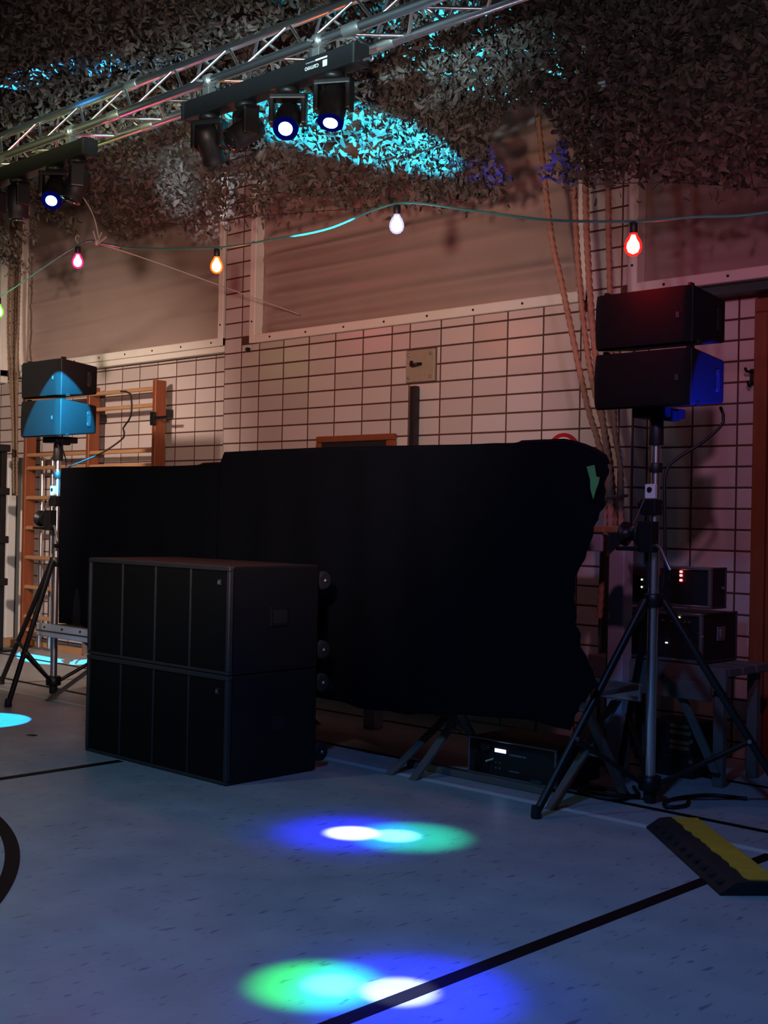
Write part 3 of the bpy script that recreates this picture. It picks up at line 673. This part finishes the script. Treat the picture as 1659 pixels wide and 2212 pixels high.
# ================================================================ speakers on wind-up stands
def speaker_mesh_parts(root, c, z0, flip=1):
    # cabinet with a bowed grille front and a body that tapers in height towards the rear
    x0, x1 = c[0] - .228, c[0] + .228; yf, yb = c[1], c[1] + .285; hgt = .236
    m = MB(); prof = []
    bm = bmesh.new()
    V = [bm.verts.new(p) for p in [(x0, yf + .02, z0), (x1, yf + .02, z0), (x1, yb, z0 + .030), (x0, yb, z0 + .030), (x0, yf + .02, z0 + hgt), (x1, yf + .02, z0 + hgt), (x1, yb, z0 + hgt - .030), (x0, yb, z0 + hgt - .030)]]
    for f in [(0, 3, 2, 1), (4, 5, 6, 7), (0, 1, 5, 4), (1, 2, 6, 5), (2, 3, 7, 6), (3, 0, 4, 7)]: bm.faces.new([V[i] for i in f])
    bmesh.ops.bevel(bm, geom=bm.edges[:], offset=.010, segments=3, profile=.5, affect='EDGES')
    m.bm(bm, True); bm.free(); body = m.build('cabinet', 'shell', root)
    g = MB(); n = 12; P = []
    for j in range(n + 1):
        v = j / n; bow = .018 * math.sin(math.pi * v) ** .6
        for i, (xx, yy) in enumerate([(x0 + .004 - bow * .5, yf + .05), (x0 + .008 - bow * .4, yf + .012), (x0 + .035, yf - bow * .35), (x1 - .035, yf - bow * .35), (x1 - .008 + bow * .15, yf + .012), (x1 - .004 + bow * .15, yf + .05)]):
            P.append((xx, yy, z0 + .006 + (hgt - .012) * v))
    k = 6
    g.add(P, [(j * k + i, j * k + i + 1, (j + 1) * k + i + 1, (j + 1) * k + i) for j in range(n) for i in range(k - 1)], True)
    g.build('grille', 'grille', root)
    MB().bev_box(x1 - .06, x1 - .045, yf - .0105, yf - .004, z0 + .10, z0 + .125, .002, seg=1).build('badge', 'paint_edge', root)
    h_ = MB(); mt = Matrix.Translation((x1 + .0005, yf + .225, z0 + .118)) @ Matrix.Rotation(R(90), 4, 'Y')
    for s in (-1, 1): h_.lathe([(.014, 0), (.014, .003), (.010, .0032)], n=14, mtx=mt @ Matrix.Translation((s * .035, 0, 0)))
    h_.quad_box(-.035, .035, -.014, .014, 0, .003, mt); h_.build('handle_recess', 'board', root)
    for xx in (x0 + .03, x1 - .03):
        MB().bev_box(xx - .008, xx + .008, yf + .04, yf + .07, z0 + hgt - .004, z0 + hgt + .012, .003).build('rigging_pin', 'black_metal', root)
    MB().bev_box(x1 - .010, x1 + .004, yf + .06, yf + .085, z0 + .0, z0 + .02, .003).build('rigging_catch', 'black_metal', root)
def speaker(px, py, z0, label):
    t = thing('array_speaker', label, 'speaker', (px, py, z0), 'array speakers on the stands')
    speaker_mesh_parts(t, (px, py - .16), z0); return t
def stand(px, py, a0, label, mirror):
    t = thing('wind_up_stand', label, 'speaker stand', (px, py, 0), 'wind up speaker stands')
    MB().tube((px, py, .05), (px, py, 1.13), .0225, 20).build('outer_tube', 'chrome', t)
    MB().tube((px, py, 1.13), (px, py, 1.545), .0175, 18).build('inner_tube', 'chrome', t)
    MB().lathe([(.03, 1.50), (.032, 1.505), (.030, 1.60), (.026, 1.612)], (px, py, 0), 18).build('top_adapter', 'black_plastic', t)
    pl = MB().bev_box(px - .075, px + .085, py - .07, py + .09, 1.612, 1.652, .005).build('top_plate', 'black_metal', t)
    MB().bev_box(px + .05, px + .095, py - .03, py + .03, 1.598, 1.640, .004).build('lock_block', 'shell', pl)
    cl = MB(); cl.lathe([(.034, .82), (.040, .826), (.040, .872), (.034, .878)], (px, py, 0), 20); col = cl.build('leg_collar', 'black_metal', t)
    for k in range(3):
        a = R(a0 + 120 * k); dx, dy = math.cos(a), math.sin(a)
        p0 = (px + dx * .045, py + dy * .045, .85); p1 = (px + dx * .60, py + dy * .60, .018)
        MB().tube(p0, p1, .0165, 12).build('leg', 'black_metal', t)
        leg_mid = [p0[i] + (p1[i] - p0[i]) * .66 for i in range(3)]
        MB().tube((px + dx * .04, py + dy * .04, .085), leg_mid, .0115, 10).build('brace', 'black_metal', t)
        MB().lathe([(.020, 0), (.022, .012), (.018, .05)], (p1[0], p1[1], 0), 12).build('rubber_foot', 'rubber', t)
        MB().lathe([(.009, -.02), (.009, .02)], n=10, mtx=Matrix.Translation(leg_mid) @ Matrix.Rotation(a, 4, 'Z') @ Matrix.Rotation(R(90), 4, 'X')).build('hinge_bolt', 'steel', t)
    MB().lathe([(.045, .055), (.048, .06), (.048, .11), (.040, .115)], (px, py, 0), 20).build('base_collar', 'black_metal', t)
    MB().lathe([(.018, 0), (.026, .01), (.026, .055)], (px, py, 0), 16).build('base_foot', 'rubber', t)
    MB().lathe([(.026, 1.385), (.029, 1.39), (.029, 1.42), (.026, 1.425)], (px, py, 0), 18).build('stop_collar', 'black_plastic', t)
    pk = MB().bev_box(px - .028, px + .020, py - .036, py - .016, 1.275, 1.335, .003).build('pulley_plate', 'white_metal', t)
    MB().lathe([(.011, 0), (.011, .006)], n=14, mtx=Matrix.Translation((px - .004, py - .036, 1.312)) @ Matrix.Rotation(R(90), 4, 'X')).build('pulley_bolt', 'black_metal', pk)
    MB().bev_box(px - .055, px + .02, py - .03, py + .03, 1.205, 1.272, .006).build('sleeve_clamp', 'black_metal', t)
    MB().lathe([(.006, 0), (.016, .004), (.016, .02), (.006, .024)], n=12, mtx=Matrix.Translation((px - .055, py, 1.255)) @ Matrix.Rotation(R(-90), 4, 'Y')).build('clamp_knob', 'black_plastic', t)
    wr_ = MB(); mt = Matrix.Translation((px - .03, py - .05, 1.125)) @ Matrix.Rotation(R(-90), 4, 'Y')
    wr_.lathe([(.050, 0), (.052, .004), (.052, .010), (.028, .012), (.028, .075), (.052, .077), (.052, .083), (.050, .087)], n=26, mtx=mt); wn = wr_.build('winch_drum', 'black_metal', t)
    MB().bev_box(px - .125, px - .02, py - .10, py - .0, 1.055, 1.072, .003).build('winch_bracket', 'shell', wn)
    MB().bev_box(px - .035, px + .035, py - .075, py - .022, 1.05, 1.18, .005).build('winch_housing', 'black_metal', t)
    MB().path([(px + .035, py - .04, 1.08), (px + .06, py - .05, 1.07), (px + .115, py - .06, .98)], .008, 8).build('crank_arm', 'steel', t)
    MB().lathe([(.012, -.03), (.014, 0), (.012, .03)], n=12, mtx=Matrix.Translation((px + .125, py - .06, .955)) @ Matrix.Rotation(R(90), 4, 'X')).build('crank_grip', 'shell', t)
    MB().path([(px - .07, py - .05, 1.17), (px - .03, py - .035, 1.27)], .0025, 6).build('steel_rope', 'steel', t)
    MB().tube((px - .026, py - .012, .90), (px - .026, py - .012, 1.20), .006, 8).build('guide_rod', 'black_metal', t)
    return t
stand(-2.81, 4.57, 255, 'chrome wind up speaker stand in front of the rack cases', 1)
speaker(-2.79, 4.56, 1.643, 'lower black array speaker on the right stand, side lit blue')
speaker(-2.79, 4.56, 1.892, 'upper black array speaker on the right stand, below red bulb')
stand(-7.09, 4.35, 183, 'chrome wind up speaker stand left of the black cloth', -1)
speaker(-7.06, 4.34, 1.643, 'lower black array speaker on the left stand, lit cyan')
speaker(-7.06, 4.34, 1.892, 'upper black array speaker on the left stand, below pink bulb')
def cable(name, label, pts, r=.007):
    m = MB(); m.path(smooth_pts(pts, .03), r, 8); return tag(m.build(name, 'cable'), label, 'cable')
cable('speaker_cable', 'black cable curving from the right speaker down along its stand', [(-2.62, 4.76, 1.665), (-2.60, 4.75, 1.60), (-2.66, 4.70, 1.52), (-2.745, 4.62, 1.44), (-2.772, 4.585, 1.38), (-2.768, 4.58, 1.2), (-2.762, 4.58, 1.0), (-2.772, 4.58, .9)])
cable('speaker_cable', 'black cable looping from upper left speaker down to the stand', [(-6.86, 4.66, 1.96), (-6.78, 4.68, 1.94), (-6.77, 4.68, 1.80), (-6.84, 4.67, 1.72), (-6.80, 4.65, 1.66), (-6.88, 4.55, 1.56), (-6.98, 4.44, 1.49), (-7.05, 4.39, 1.44), (-7.06, 4.385, 1.3)], .006)
cable('speaker_cable', 'thin black cable hanging below the lower left speaker', [(-6.96, 4.30, 1.665), (-6.99, 4.31, 1.60), (-7.03, 4.37, 1.50), (-7.052, 4.385, 1.40)], .0045)

# ================================================================ bass cabinets
def sub(z0, label):
    x0, x1, y0, y1, hg = -5.302, -4.210, 3.435, 3.965, .472
    t = thing('bass_cabinet', label, 'bass speaker', ((x0 + x1) / 2, y0, z0), 'stacked bass cabinets')
    z1 = z0 + hg
    b = MB(); b.bev_box(x0, x1, y0 + .012, y1, z0, z1, .010, seg=2); b.build('body', 'paint', t)
    for (a, b_, c, d) in ((x0, x1, z1 - .022, z1), (x0, x1, z0, z0 + .014), (x0, x0 + .020, z0 + .014, z1 - .022), (x1 - .022, x1, z0 + .014, z1 - .022)):
        MB().bev_box(a, b_, y0, y0 + .03, c, d, .004, seg=1).build('front_rim', 'paint_edge', t)
    xs = [x0 + .020, x0 + .285, x0 + .548, x0 + .812, x1 - .022]
    for i in range(4):
        g = MB(); n = 6; P = []
        a, b_ = xs[i] + .003, xs[i + 1] - .003
        for k in range(n + 1):
            u = k / n; P += [(a + (b_ - a) * u, y0 + .010 - .002 * math.sin(math.pi * u), z0 + .016), (a + (b_ - a) * u, y0 + .010 - .002 * math.sin(math.pi * u), z1 - .024)]
        g.add(P, [(2 * k, 2 * k + 2, 2 * k + 3, 2 * k + 1) for k in range(n)], True); g.build('grille_panel', 'grille', t)
    for x in xs[1:4]: MB().bev_box(x - .004, x + .004, y0 + .003, y0 + .02, z0 + .014, z1 - .022, .001, seg=1).build('grille_rib', 'paint_edge', t)
    bd = MB().bev_box(x1 - .088, x1 - .066, y0 + .002, y0 + .010, z1 - .085, z1 - .058, .002, seg=1).build('badge', 'paint_edge', t)
    MB().quad_box(x1 - .083, x1 - .071, y0 + .0008, y0 + .0025, z1 - .078, z1 - .065).build('badge_print', 'print_dim', bd)
    hd = MB(); hd.bev_box(x1 - .002, x1 + .006, y0 + .235, y0 + .345, z0 + .20, z0 + .29, .004); h = hd.build('handle_frame', 'paint', t)
    MB().quad_box(x1 + .0055, x1 + .0075, y0 + .25, y0 + .33, z0 + .215, z0 + .275).build('handle_recess', 'board', h)
    for x in (x0 + .06, x1 - .03):
        for z in (z0 + .075, z0 + hg - .075):
            wl_ = MB(); mt = Matrix.Translation((x, y1 + .052, z)) @ Matrix.Rotation(R(90), 4, 'Y')
            wl_.lathe([(.030, -.016), (.040, -.013), (.044, -.006), (.044, .006), (.040, .013), (.030, .016)], n=22, mtx=mt); wo = wl_.build('caster', 'rubber', t)
            MB().lathe([(.009, .0), (.009, .020), (.005, .024)], n=12, mtx=mt).build('axle', 'steel', wo)
            rim = MB(); P = []
            for i in range(24):
                a = 2 * math.pi * i / 24
                for rr, zz in ((.031, .0165), (.034, .0165)): P.append((rr * math.cos(a), rr * math.sin(a), zz))
            rim.add(P, [(2 * i, 2 * i + 1, (2 * i + 3) % 48, (2 * i + 2) % 48) for i in range(24)], False, mt); rim.build('wheel_rim', 'paint_edge', wo)
            MB().bev_box(x - .022, x - .018, y1, y1 + .06, z - .02, z + .02, .002, seg=1).build('caster_fork', 'black_metal', t)
    for x in (x0 + .06, x1 - .06):
        for y in (y0 + .06, y1 - .06): MB().lathe([(.02, -.001), (.02, .004)], (x, y, z0), 12).build('foot_pad', 'rubber', t)
    return t
sub(.002, 'lower black bass cabinet standing on the floor')
sub(.477, 'upper black bass cabinet on top of the stack')

# ================================================================ DJ platform and cloths
def scissor(root, x, y0=4.16, y1=4.86, zt=.40):
    MB().bev_box(-.022, .022, -.014, .014, 0, 1, .004, Matrix.Translation((x, y0, .0)) @ Matrix(((1, 0, 0, 0), (0, 1, (y1 - y0), 0), (0, 0, zt, 0), (0, 0, 0, 1))), 1).build('leg', 'wood_grey', root)
    MB().bev_box(-.022, .022, -.014, .014, 0, 1, .004, Matrix.Translation((x + .048, y1, .0)) @ Matrix(((1, 0, 0, 0), (0, 1, (y0 + .17 - y1), 0), (0, 0, zt, 0), (0, 0, 0, 1))), 1).build('leg', 'wood_grey', root)
    MB().tube((x - .02, (y0 + y1) / 2, zt / 2), (x + .07, (y0 + y1) / 2, zt / 2), .008, 10).build('pivot_bolt', 'steel', root)
def platform(x0, x1, legs, label, dy=0, yb=4.93, xd=0):
    t = thing('stage_platform', label, 'platform', ((x0 + x1) / 2, 4.5, 0), 'stage platforms under the black cloth')
    MB().bev_box(x0 + xd, x1, 4.19 + dy, yb, .445, .47, .004, seg=1).build('deck', 'wood_grey', t)
    MB().bev_box(x0, x1, 4.165 + dy, 4.19 + dy, .392, .472, .005, seg=1).build('front_rail', 'white_metal', t)
    MB().bev_box(x0, x1, 4.158 + dy, 4.166 + dy, .424, .432, .002, seg=1).build('rail_groove', 'steel', t)
    MB().bev_box(x0 + xd, x1, yb, yb + .025, .392, .472, .005, seg=1).build('rear_rail', 'alu', t)
    for x in legs: scissor(t, x, y1=yb - .07)
    bl_ = MB()
    for x in (x0 + .10, x0 + .30, x0 + .5): bl_.tube((x, 4.158 + dy, .452), (x, 4.167 + dy, .452), .006, 8)
    tag(bl_.build('rail_bolts', 'screw', t), kind='stuff')
    return t
platform(-7.0, -5.42, (-6.84, -5.65), 'stage platform with white rail beside the left stand', xd=.13)
platform(-5.41, -3.86, (-5.2, -3.925), 'stage platform with folding legs behind the bass cabinets', .14)
platform(-3.85, -2.95, (-3.775, -3.02), 'stage platform with folding legs over the amplifier', .14, 4.70)

def cloth(name, label, x0f, x1f, zb, zt, yb, seed, ztop=None, depth=.5):
    nx, nz = 110, 70; P = []
    for j in range(nz + 1):
        v = j / nz
        for i in range(nx + 1):
            u = i / nx; z = zb(u) + (zt(u) - zb(u)) * v
            xa, xb = x0f(z), x1f(z); x = xa + (xb - xa) * u
            amp = .022 * (1 - v) ** .7 + .003
            y = yb - amp * (math.sin(x * 17 + seed) * .6 + noise.noise(Vector((x * 5, z * 1.5, seed))) * 1.1) + .012 * math.cos(v * 3) - .004 * (1 - v)
            P.append((x, y, z))
    F = [(j * (nx + 1) + i, j * (nx + 1) + i + 1, (j + 1) * (nx + 1) + i + 1, (j + 1) * (nx + 1) + i) for j in range(nz) for i in range(nx)]
    m = MB(); m.add(P, F, True); base = nz * (nx + 1); k = 8; Q = []
    # fold over the top edge and lie back on the boards
    rows = []
    for r in range(1, k + 1):
        row = []
        for i in range(nx + 1):
            px, py, pz = P[base + i]; s = r / k; dd = depth * (1 if i < nx * .76 else max(.03, 1 - (i / nx - .76) / .10)); row.append((px, py + dd * s, pz - .012 * (1 - s) ** 2 + .012 - (.004 if r == k else 0) + .004 * noise.noise(Vector((px * 6, s * 5, seed)))))
        rows.append(row)
    allr = [P[base:base + nx + 1]] + rows; Q = [p for r in allr for p in r]
    m.add(Q, [(r * (nx + 1) + i, r * (nx + 1) + i + 1, (r + 1) * (nx + 1) + i + 1, (r + 1) * (nx + 1) + i) for r in range(k) for i in range(nx)], True)
    o = m.build(name, 'cloth'); sol = o.modifiers.new('thickness', 'SOLIDIFY'); sol.thickness = .004; sol.offset = 1
    return tag(o, label, 'cloth')
right_edge = [(.20, -2.97), (.39, -2.93), (.45, -2.905), (.521, -2.832), (.60, -2.88), (.662, -2.913), (.72, -2.925), (.847, -2.951), (.95, -2.945), (1.03, -2.90), (1.168, -2.846), (1.26, -2.81), (1.36, -2.80), (1.435, -2.787), (1.475, -2.85), (1.507, -2.945)]
cloth('stage_cloth', 'tall black cloth hanging over the main DJ front', lambda z: interp(z, [(0, -5.24), (1.42, -5.24), (1.507, -5.195)]), lambda z: interp(z, right_edge) + .022 * noise.noise(Vector((z * 23, 1, 4))) * (1 if z < 1.40 else .2),
      lambda u: .27 + .02 * math.sin(u * 9) + .05 * u, lambda u: 1.500 + .006 * math.sin(u * 5) - (.10 * max(0, (u - .955) / .045) ** 1.6), 4.20, 2.2, depth=.46)
cloth('stage_cloth', 'lower black cloth between the left stand and the tall cloth', lambda z: -6.83, lambda z: -5.20, lambda u: .478 + .006 * math.sin(u * 12), lambda u: 1.438 + .003 * math.sin(u * 7), 4.225, 5.1, depth=.46)
# boards that carry the cloths
for (x0, x1, zt, lab) in ((-6.80, -5.24, 1.428, 'black backing board standing behind the lower cloth'), (-5.19, -3.36, 1.486, 'black backing board standing behind the tall cloth')):
    t = thing('backing_board', lab, 'board', ((x0 + x1) / 2, 4.27, .47), 'boards behind the cloths')
    MB().bev_box(x0, x1, 4.255, 4.275, .472, zt - .03, .003, seg=1).build('front_board', 'board', t)
    MB().bev_box(x0, x1, 4.255, 4.68, zt - .03, zt - .004, .003, seg=1).build('top_board', 'board', t)
    for x in (x0 + .05, x1 - .08): MB().bev_box(x, x + .03, 4.62, 4.65, .472, zt - .03, .003, seg=1).build('rear_post', 'wood_grey', t)
tp = MB(); poly = [(-2.868, 1.392), (-2.832, 1.398), (-2.822, 1.352), (-2.806, 1.350), (-2.812, 1.322), (-2.822, 1.300), (-2.834, 1.262), (-2.848, 1.305), (-2.850, 1.340)]
tp.prism(poly, 'y', 4.150, 4.154); tp2 = tp.build('tape_strip', 'tape'); tag(tp2, 'torn strip of green tape on the right edge of the tall cloth', 'tape')

# ---------------------------------------------------------------- DJ table behind the cloth edge
tb = thing('side_table', 'pale table reaching out behind the right edge of the cloth', 'table', (-3.9, 4.9, 0))
MB().bev_box(-6.6, -3.165, 4.72, 5.12, 1.125, 1.155, .004, seg=1).build('table_top', 'wood_light', tb)  # hidden left length added to keep bulb light off the wall base
MB().bev_box(-6.58, -3.185, 4.735, 4.755, 1.04, 1.125, .003, seg=1).build('apron', 'table_white', tb)
for x in (-6.56, -4.9, -3.30): MB().bev_box(x, x + .085, 4.97, 5.05, 0, 1.125, .004, seg=1).build('leg', 'table_white', tb)
pp = thing('aluminium_post', 'slim bright aluminium post against the tiles beside the ropes', 'post', (-3.41, 5.55, 0))
MB().bev_box(-3.445, -3.395, 5.53, 5.57, .015, 1.61, .004, seg=1).build('shaft', 'alu', pp)
MB().bev_box(-3.49, -3.35, 5.50, 5.60, 0, .015, .003, seg=1).build('foot', 'steel', pp)
dp = thing('dark_upright', 'dark upright bar in the space behind the table leg', 'post', (-3.55, 5.4, 0))
dp['label'] = 'dark upright bar in the gap left of the table leg'
MB().bev_box(-3.63, -3.585, 5.38, 5.42, .015, 1.14, .004, seg=1).build('shaft', 'wood_grey', dp)  # dark bar put in for a dark vertical gap
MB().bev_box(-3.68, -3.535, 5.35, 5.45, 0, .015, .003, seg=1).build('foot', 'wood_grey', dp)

# ---------------------------------------------------------------- amplifier under the platform
am = thing('rack_amplifier', 'black rack amplifier with lit display under the platform', 'amplifier', (-3.41, 4.4, 0))
x0, x1, yf, z0, z1 = -3.66, -3.17, 4.40, .022, .188
MB().bev_box(x0, x1, yf + .012, yf + .34, z0, z1, .004, seg=1).build('case', 'case', am)
for a, b, c, d in ((x0, x1, z1 - .007, z1), (x0, x1, z0, z0 + .007), (x0, x0 + .008, z0 + .007, z1 - .007), (x1 - .008, x1, z0 + .007, z1 - .007)):
    MB().bev_box(a, b, yf, yf + .014, c, d, .002, seg=1).build('edge_rail', 'case_edge', am)
MB().quad_box(x0 + .008, x1 - .008, yf + .006, yf + .013, z0 + .007, z1 - .007).build('front_panel', 'case', am)
MB().bev_box(x0 + .035, x0 + .118, yf + .001, yf + .008, z0 + .012, z1 - .012, .003, seg=1).build('vent_panel', 'shell', am)
MB().path(smooth_pts([(x0 + .065, yf, z0 + .03), (x0 + .065, yf - .022, z0 + .04), (x0 + .065, yf - .024, z1 - .06), (x0 + .065, yf, z1 - .05)], .01), .006, 8).build('handle', 'shell', am)
MB().lathe([(.024, 0), (.024, .012), (.018, .016)], n=20, mtx=Matrix.Translation((x0 + .10, yf + .002, z1 - .035)) @ Matrix.Rotation(R(90), 4, 'X')).build('fan_grille', 'board', am)
MB().bev_box(-3.508, -3.446, yf + .003, yf + .008, .134, .150, .001, seg=1).build('display', 'lcd', am)
MB().path([(-3.545, yf - .012, .088), (-3.51, yf + .0, .102)], .007, 8).build('plug', 'steel', am)
for x, z in ((-3.50, .088), (-3.478, .088), (-3.50, .064), (-3.478, .064)): MB().lathe([(.004, 0), (.004, .004)], n=8, mtx=Matrix.Translation((x, yf + .007, z)) @ Matrix.Rotation(R(90), 4, 'X')).build('button', 'steel', am)
MB().quad_box(-3.425, -3.355, yf + .0045, yf + .0065, .128, .136).build('print_line', 'print_dim', am)
MB().quad_box(-3.350, -3.335, yf + .0045, yf + .0065, .128, .136).build('print_line', 'print_dim', am)
MB().quad_box(-3.425, -3.37, yf + .0045, yf + .0065, .058, .063).build('print_line', 'print_dim', am)
MB().quad_box(-3.30, -3.245, yf - .002, yf + .006, .030, .044).build('sticker', 'green_sticker_shade', am)
for x in (x0 + .05, x1 - .05):
    for y in (yf + .05, yf + .3): MB().lathe([(.015, 0), (.015, .024)], (x, y, 0), 10).build('rubber_foot', 'rubber', am)
ba = MB(); ba.bev_box(-3.99, -3.18, 4.345, 4.385, 0, .028, .004, seg=1)
tag(ba.build('timber_batten', 'wood_grey'), 'long grey timber batten lying before the amplifier', 'batten')
cable('thin_cable', 'thin cable sagging across behind the amplifier', [(-4.05, 4.62, .36), (-3.75, 4.66, .27), (-3.45, 4.70, .26), (-3.15, 4.66, .36)], .004)
cable('floor_cable', 'black cable coiled on the floor under the platform', [(-3.12, 4.50, .01), (-2.98, 4.46, .01), (-2.9, 4.52, .01), (-2.95, 4.62, .01), (-3.08, 4.62, .01), (-3.10, 4.53, .012), (-2.97, 4.50, .02), (-2.89, 4.60, .012), (-3.0, 4.75, .01)], .009)
cable('floor_cable', 'black cable on the floor beside the right stand base', [(-2.70, 4.70, .01), (-2.66, 4.60, .01), (-2.70, 4.52, .01), (-2.76, 4.64, .01), (-2.70, 4.85, .01), (-2.55, 4.92, .01)], .008)

# ---------------------------------------------------------------- rack cases on the bench
def rack(label, x0, x1, yf, yb, z0, z1):
    t = thing('rack_case', label, 'flight case', ((x0 + x1) / 2, yf, z0), 'rack cases on the bench')
    MB().bev_box(x0 + .004, x1 - .004, yf + .02, yb, z0 + .003, z1 - .003, .003, seg=1).build('body', 'case', t)
    e = .014
    for a, b, c, d in ((x0, x1, z1 - e, z1), (x0, x1, z0, z0 + e), (x0, x0 + e, z0 + e, z1 - e), (x1 - e, x1, z0 + e, z1 - e)):
        MB().bev_box(a, b, yf, yf + .025, c, d, .003, seg=1).build('edge_profile', 'case_edge', t)
    for z in (z0, z1 - .010): MB().bev_box(x1 - .012, x1 + .001, yf + .025, yb, z, z + .010, .002, seg=1).build('side_profile', 'paint_edge', t)
    MB().bev_box(x1 - .012, x1 + .001, yb - .010, yb + .001, z0, z1, .002, seg=1).build('side_profile', 'paint_edge', t)
    MB().quad_box(x0 + e, x1 - e, yf + .012, yf + .021, z0 + e, z1 - e).build('front_panel', 'case', t)
    return t
c1 = rack('upper rack case with three red lights behind right stand', -3.335, -2.842, 5.10, 5.25, .787, .975)
for i, z in enumerate((.951, .934, .912)): MB().bev_box(-3.004, -2.990, 5.106, 5.113, z - .0055, z + .0055, .002, seg=1).build('red_light', 'led_red', c1)
for x, z in ((-3.205, .905), (-3.205, .870)): MB().lathe([(.0045, 0), (.0045, .004)], n=8, mtx=Matrix.Translation((x, 5.111, z)) @ Matrix.Rotation(R(90), 4, 'X')).build('indicator', 'led_white', c1)
MB().bev_box(-3.30, -3.10, 5.085, 5.112, .925, .962, .01).build('red_cover', 'red_case', c1)
MB().lathe([(.008, 0), (.008, .008)], n=10, mtx=Matrix.Translation((-2.845, 5.22, .88)) @ Matrix.Rotation(R(90), 4, 'Y')).build('side_latch', 'steel', c1)
c2 = rack('lower rack case with butterfly latch standing on the bench', -3.335, -2.875, 5.085, 5.42, .537, .765)
for x, z, m in ((-3.215, .724, 'led_green'), (-3.215, .706, 'brass'), (-2.995, .742, 'led_green'), (-3.24, .71, 'brass'), (-3.058, .620, 'led_white'), (-3.205, .742, 'led_white')):
    MB().bev_box(x - .006, x + .006, 5.092, 5.098, z - .003, z + .003, .001, seg=1).build('indicator', m, c2)
for x in (-3.08, -3.03, -2.965, -2.94): MB().lathe([(.007, 0), (.006, .010)], n=10, mtx=Matrix.Translation((x, 5.097, .722)) @ Matrix.Rotation(R(90), 4, 'X')).build('knob', 'steel', c2)
lt = MB().bev_box(-2.876, -2.868, 5.225, 5.295, .635, .70, .003).build('latch_dish', 'case_edge', c2)
MB().bev_box(-2.869, -2.862, 5.245, 5.275, .648, .687, .002).build('latch_wing', 'steel', lt)
MB().lathe([(.007, 0), (.007, .010)], n=10, mtx=Matrix.Translation((-2.88, 5.10, .66)) @ Matrix.Rotation(R(90), 4, 'Y')).build('catch', 'steel', c2)
be = thing('wooden_bench', 'low grey wooden bench carrying the rack cases', 'bench', (-3.0, 5.25, 0))
for y in (5.06, 5.19, 5.32): MB().bev_box(-3.45, -2.72, y, y + .115, .495, .533, .004, seg=1).build('plank', 'wood_grey', be)
MB().bev_box(-3.45, -2.72, 5.03, 5.055, .43, .535, .003, seg=1).build('front_rail', 'wood_grey', be)
MB().bev_box(-3.18, -2.78, 5.0, 5.028, .385, .47, .003, seg=1).build('cross_rail', 'wood_grey', be)
for x in (-3.40, -2.80):
    MB().bev_box(x, x + .05, 5.07, 5.11, 0, .495, .003, seg=1).build('leg', 'wood_grey', be); MB().bev_box(x, x + .05, 5.38, 5.42, 0, .495, .003, seg=1).build('leg', 'wood_grey', be)
MB().bev_box(0, .04, 0, .025, 0, 1, .003, Matrix.Translation((-2.99, 5.035, .43)) @ Matrix(((1, 0, .20, 0), (0, 1, 0, 0), (0, 0, -.36, 0), (0, 0, 0, 1))), 1).build('diagonal_strut', 'wood_grey', be)
db = thing('distribution_box', 'dark power box with brass sockets under the bench', 'power box', (-3.05, 5.1, 0))
MB().bev_box(-3.19, -2.93, 5.13, 5.36, .0, .10, .008).build('lower_housing', 'case', db)
MB().bev_box(-3.17, -2.95, 5.14, 5.35, .10, .25, .008).build('upper_housing', 'case', db)
for z in (.235, .205, .16, .135): MB().bev_box(-3.055, -2.955, 5.132, 5.141, z - .009, z + .009, .003, seg=1).build('brass_strip', 'brass', db)
for x, z in ((-3.145, .23), (-3.14, .20), (-2.955, .205), (-2.945, .17), (-2.94, .08)): MB().lathe([(.010, 0), (.010, .008)], n=10, mtx=Matrix.Translation((x, 5.139 if z > .1 else 5.131, z)) @ Matrix.Rotation(R(90), 4, 'X')).build('socket_ring', 'steel', db)

# ---------------------------------------------------------------- cable ramp
ux, uy = Vector((.735, -.678, 0)).normalized(), None
e1 = Vector((.735, -.678, 0)).normalized(); e2 = Vector((.678, .735, 0)).normalized()
o0 = Vector((-2.585, 4.185, 0))
rp = thing('cable_ramp', 'black rubber cable ramp with scuffed yellow lid on the floor', 'cable ramp', tuple(o0 + e1 * .4))
mt = Matrix.Translation(o0) @ Matrix((( e1.x, e2.x, 0, 0), (e1.y, e2.y, 0, 0), (0, 0, 1, 0), (0, 0, 0, 1)))
Lr = .86
b = MB(); b.prism([(0, 0), (.235, 0), (.235, .006), (.20, .040), (.085, .044), (.05, .040), (0, .006)], 'x', 0, Lr, mt); b.build('ramp_base', 'rubber', rp)
# the lid has a ragged worn edge towards the hall
n = 26; lo = []; rr = random.Random(3)
for i in range(n + 1): lo.append((Lr * .02 + (Lr * .96) * i / n, .098 + rr.uniform(-.008, .006)))
poly = lo + [(Lr * .98, .195), (Lr * .02, .195)]
lid = MB(); lid.prism(poly, 'z', .0435, .0475, mt @ Matrix(((1, 0, 0, 0), (0, 1, 0, 0), (0, -.03, 1, .003), (0, 0, 0, 1)))); lid.build('yellow_lid', 'yellow', rp)
rb = MB()
for i in range(10): rb.bev_box(.05 + i * .08, .085 + i * .08, .012, .046, .012, .032, .003, mt, 1)
tag(rb.build('tread_ribs', 'rubber', rp), kind='stuff')
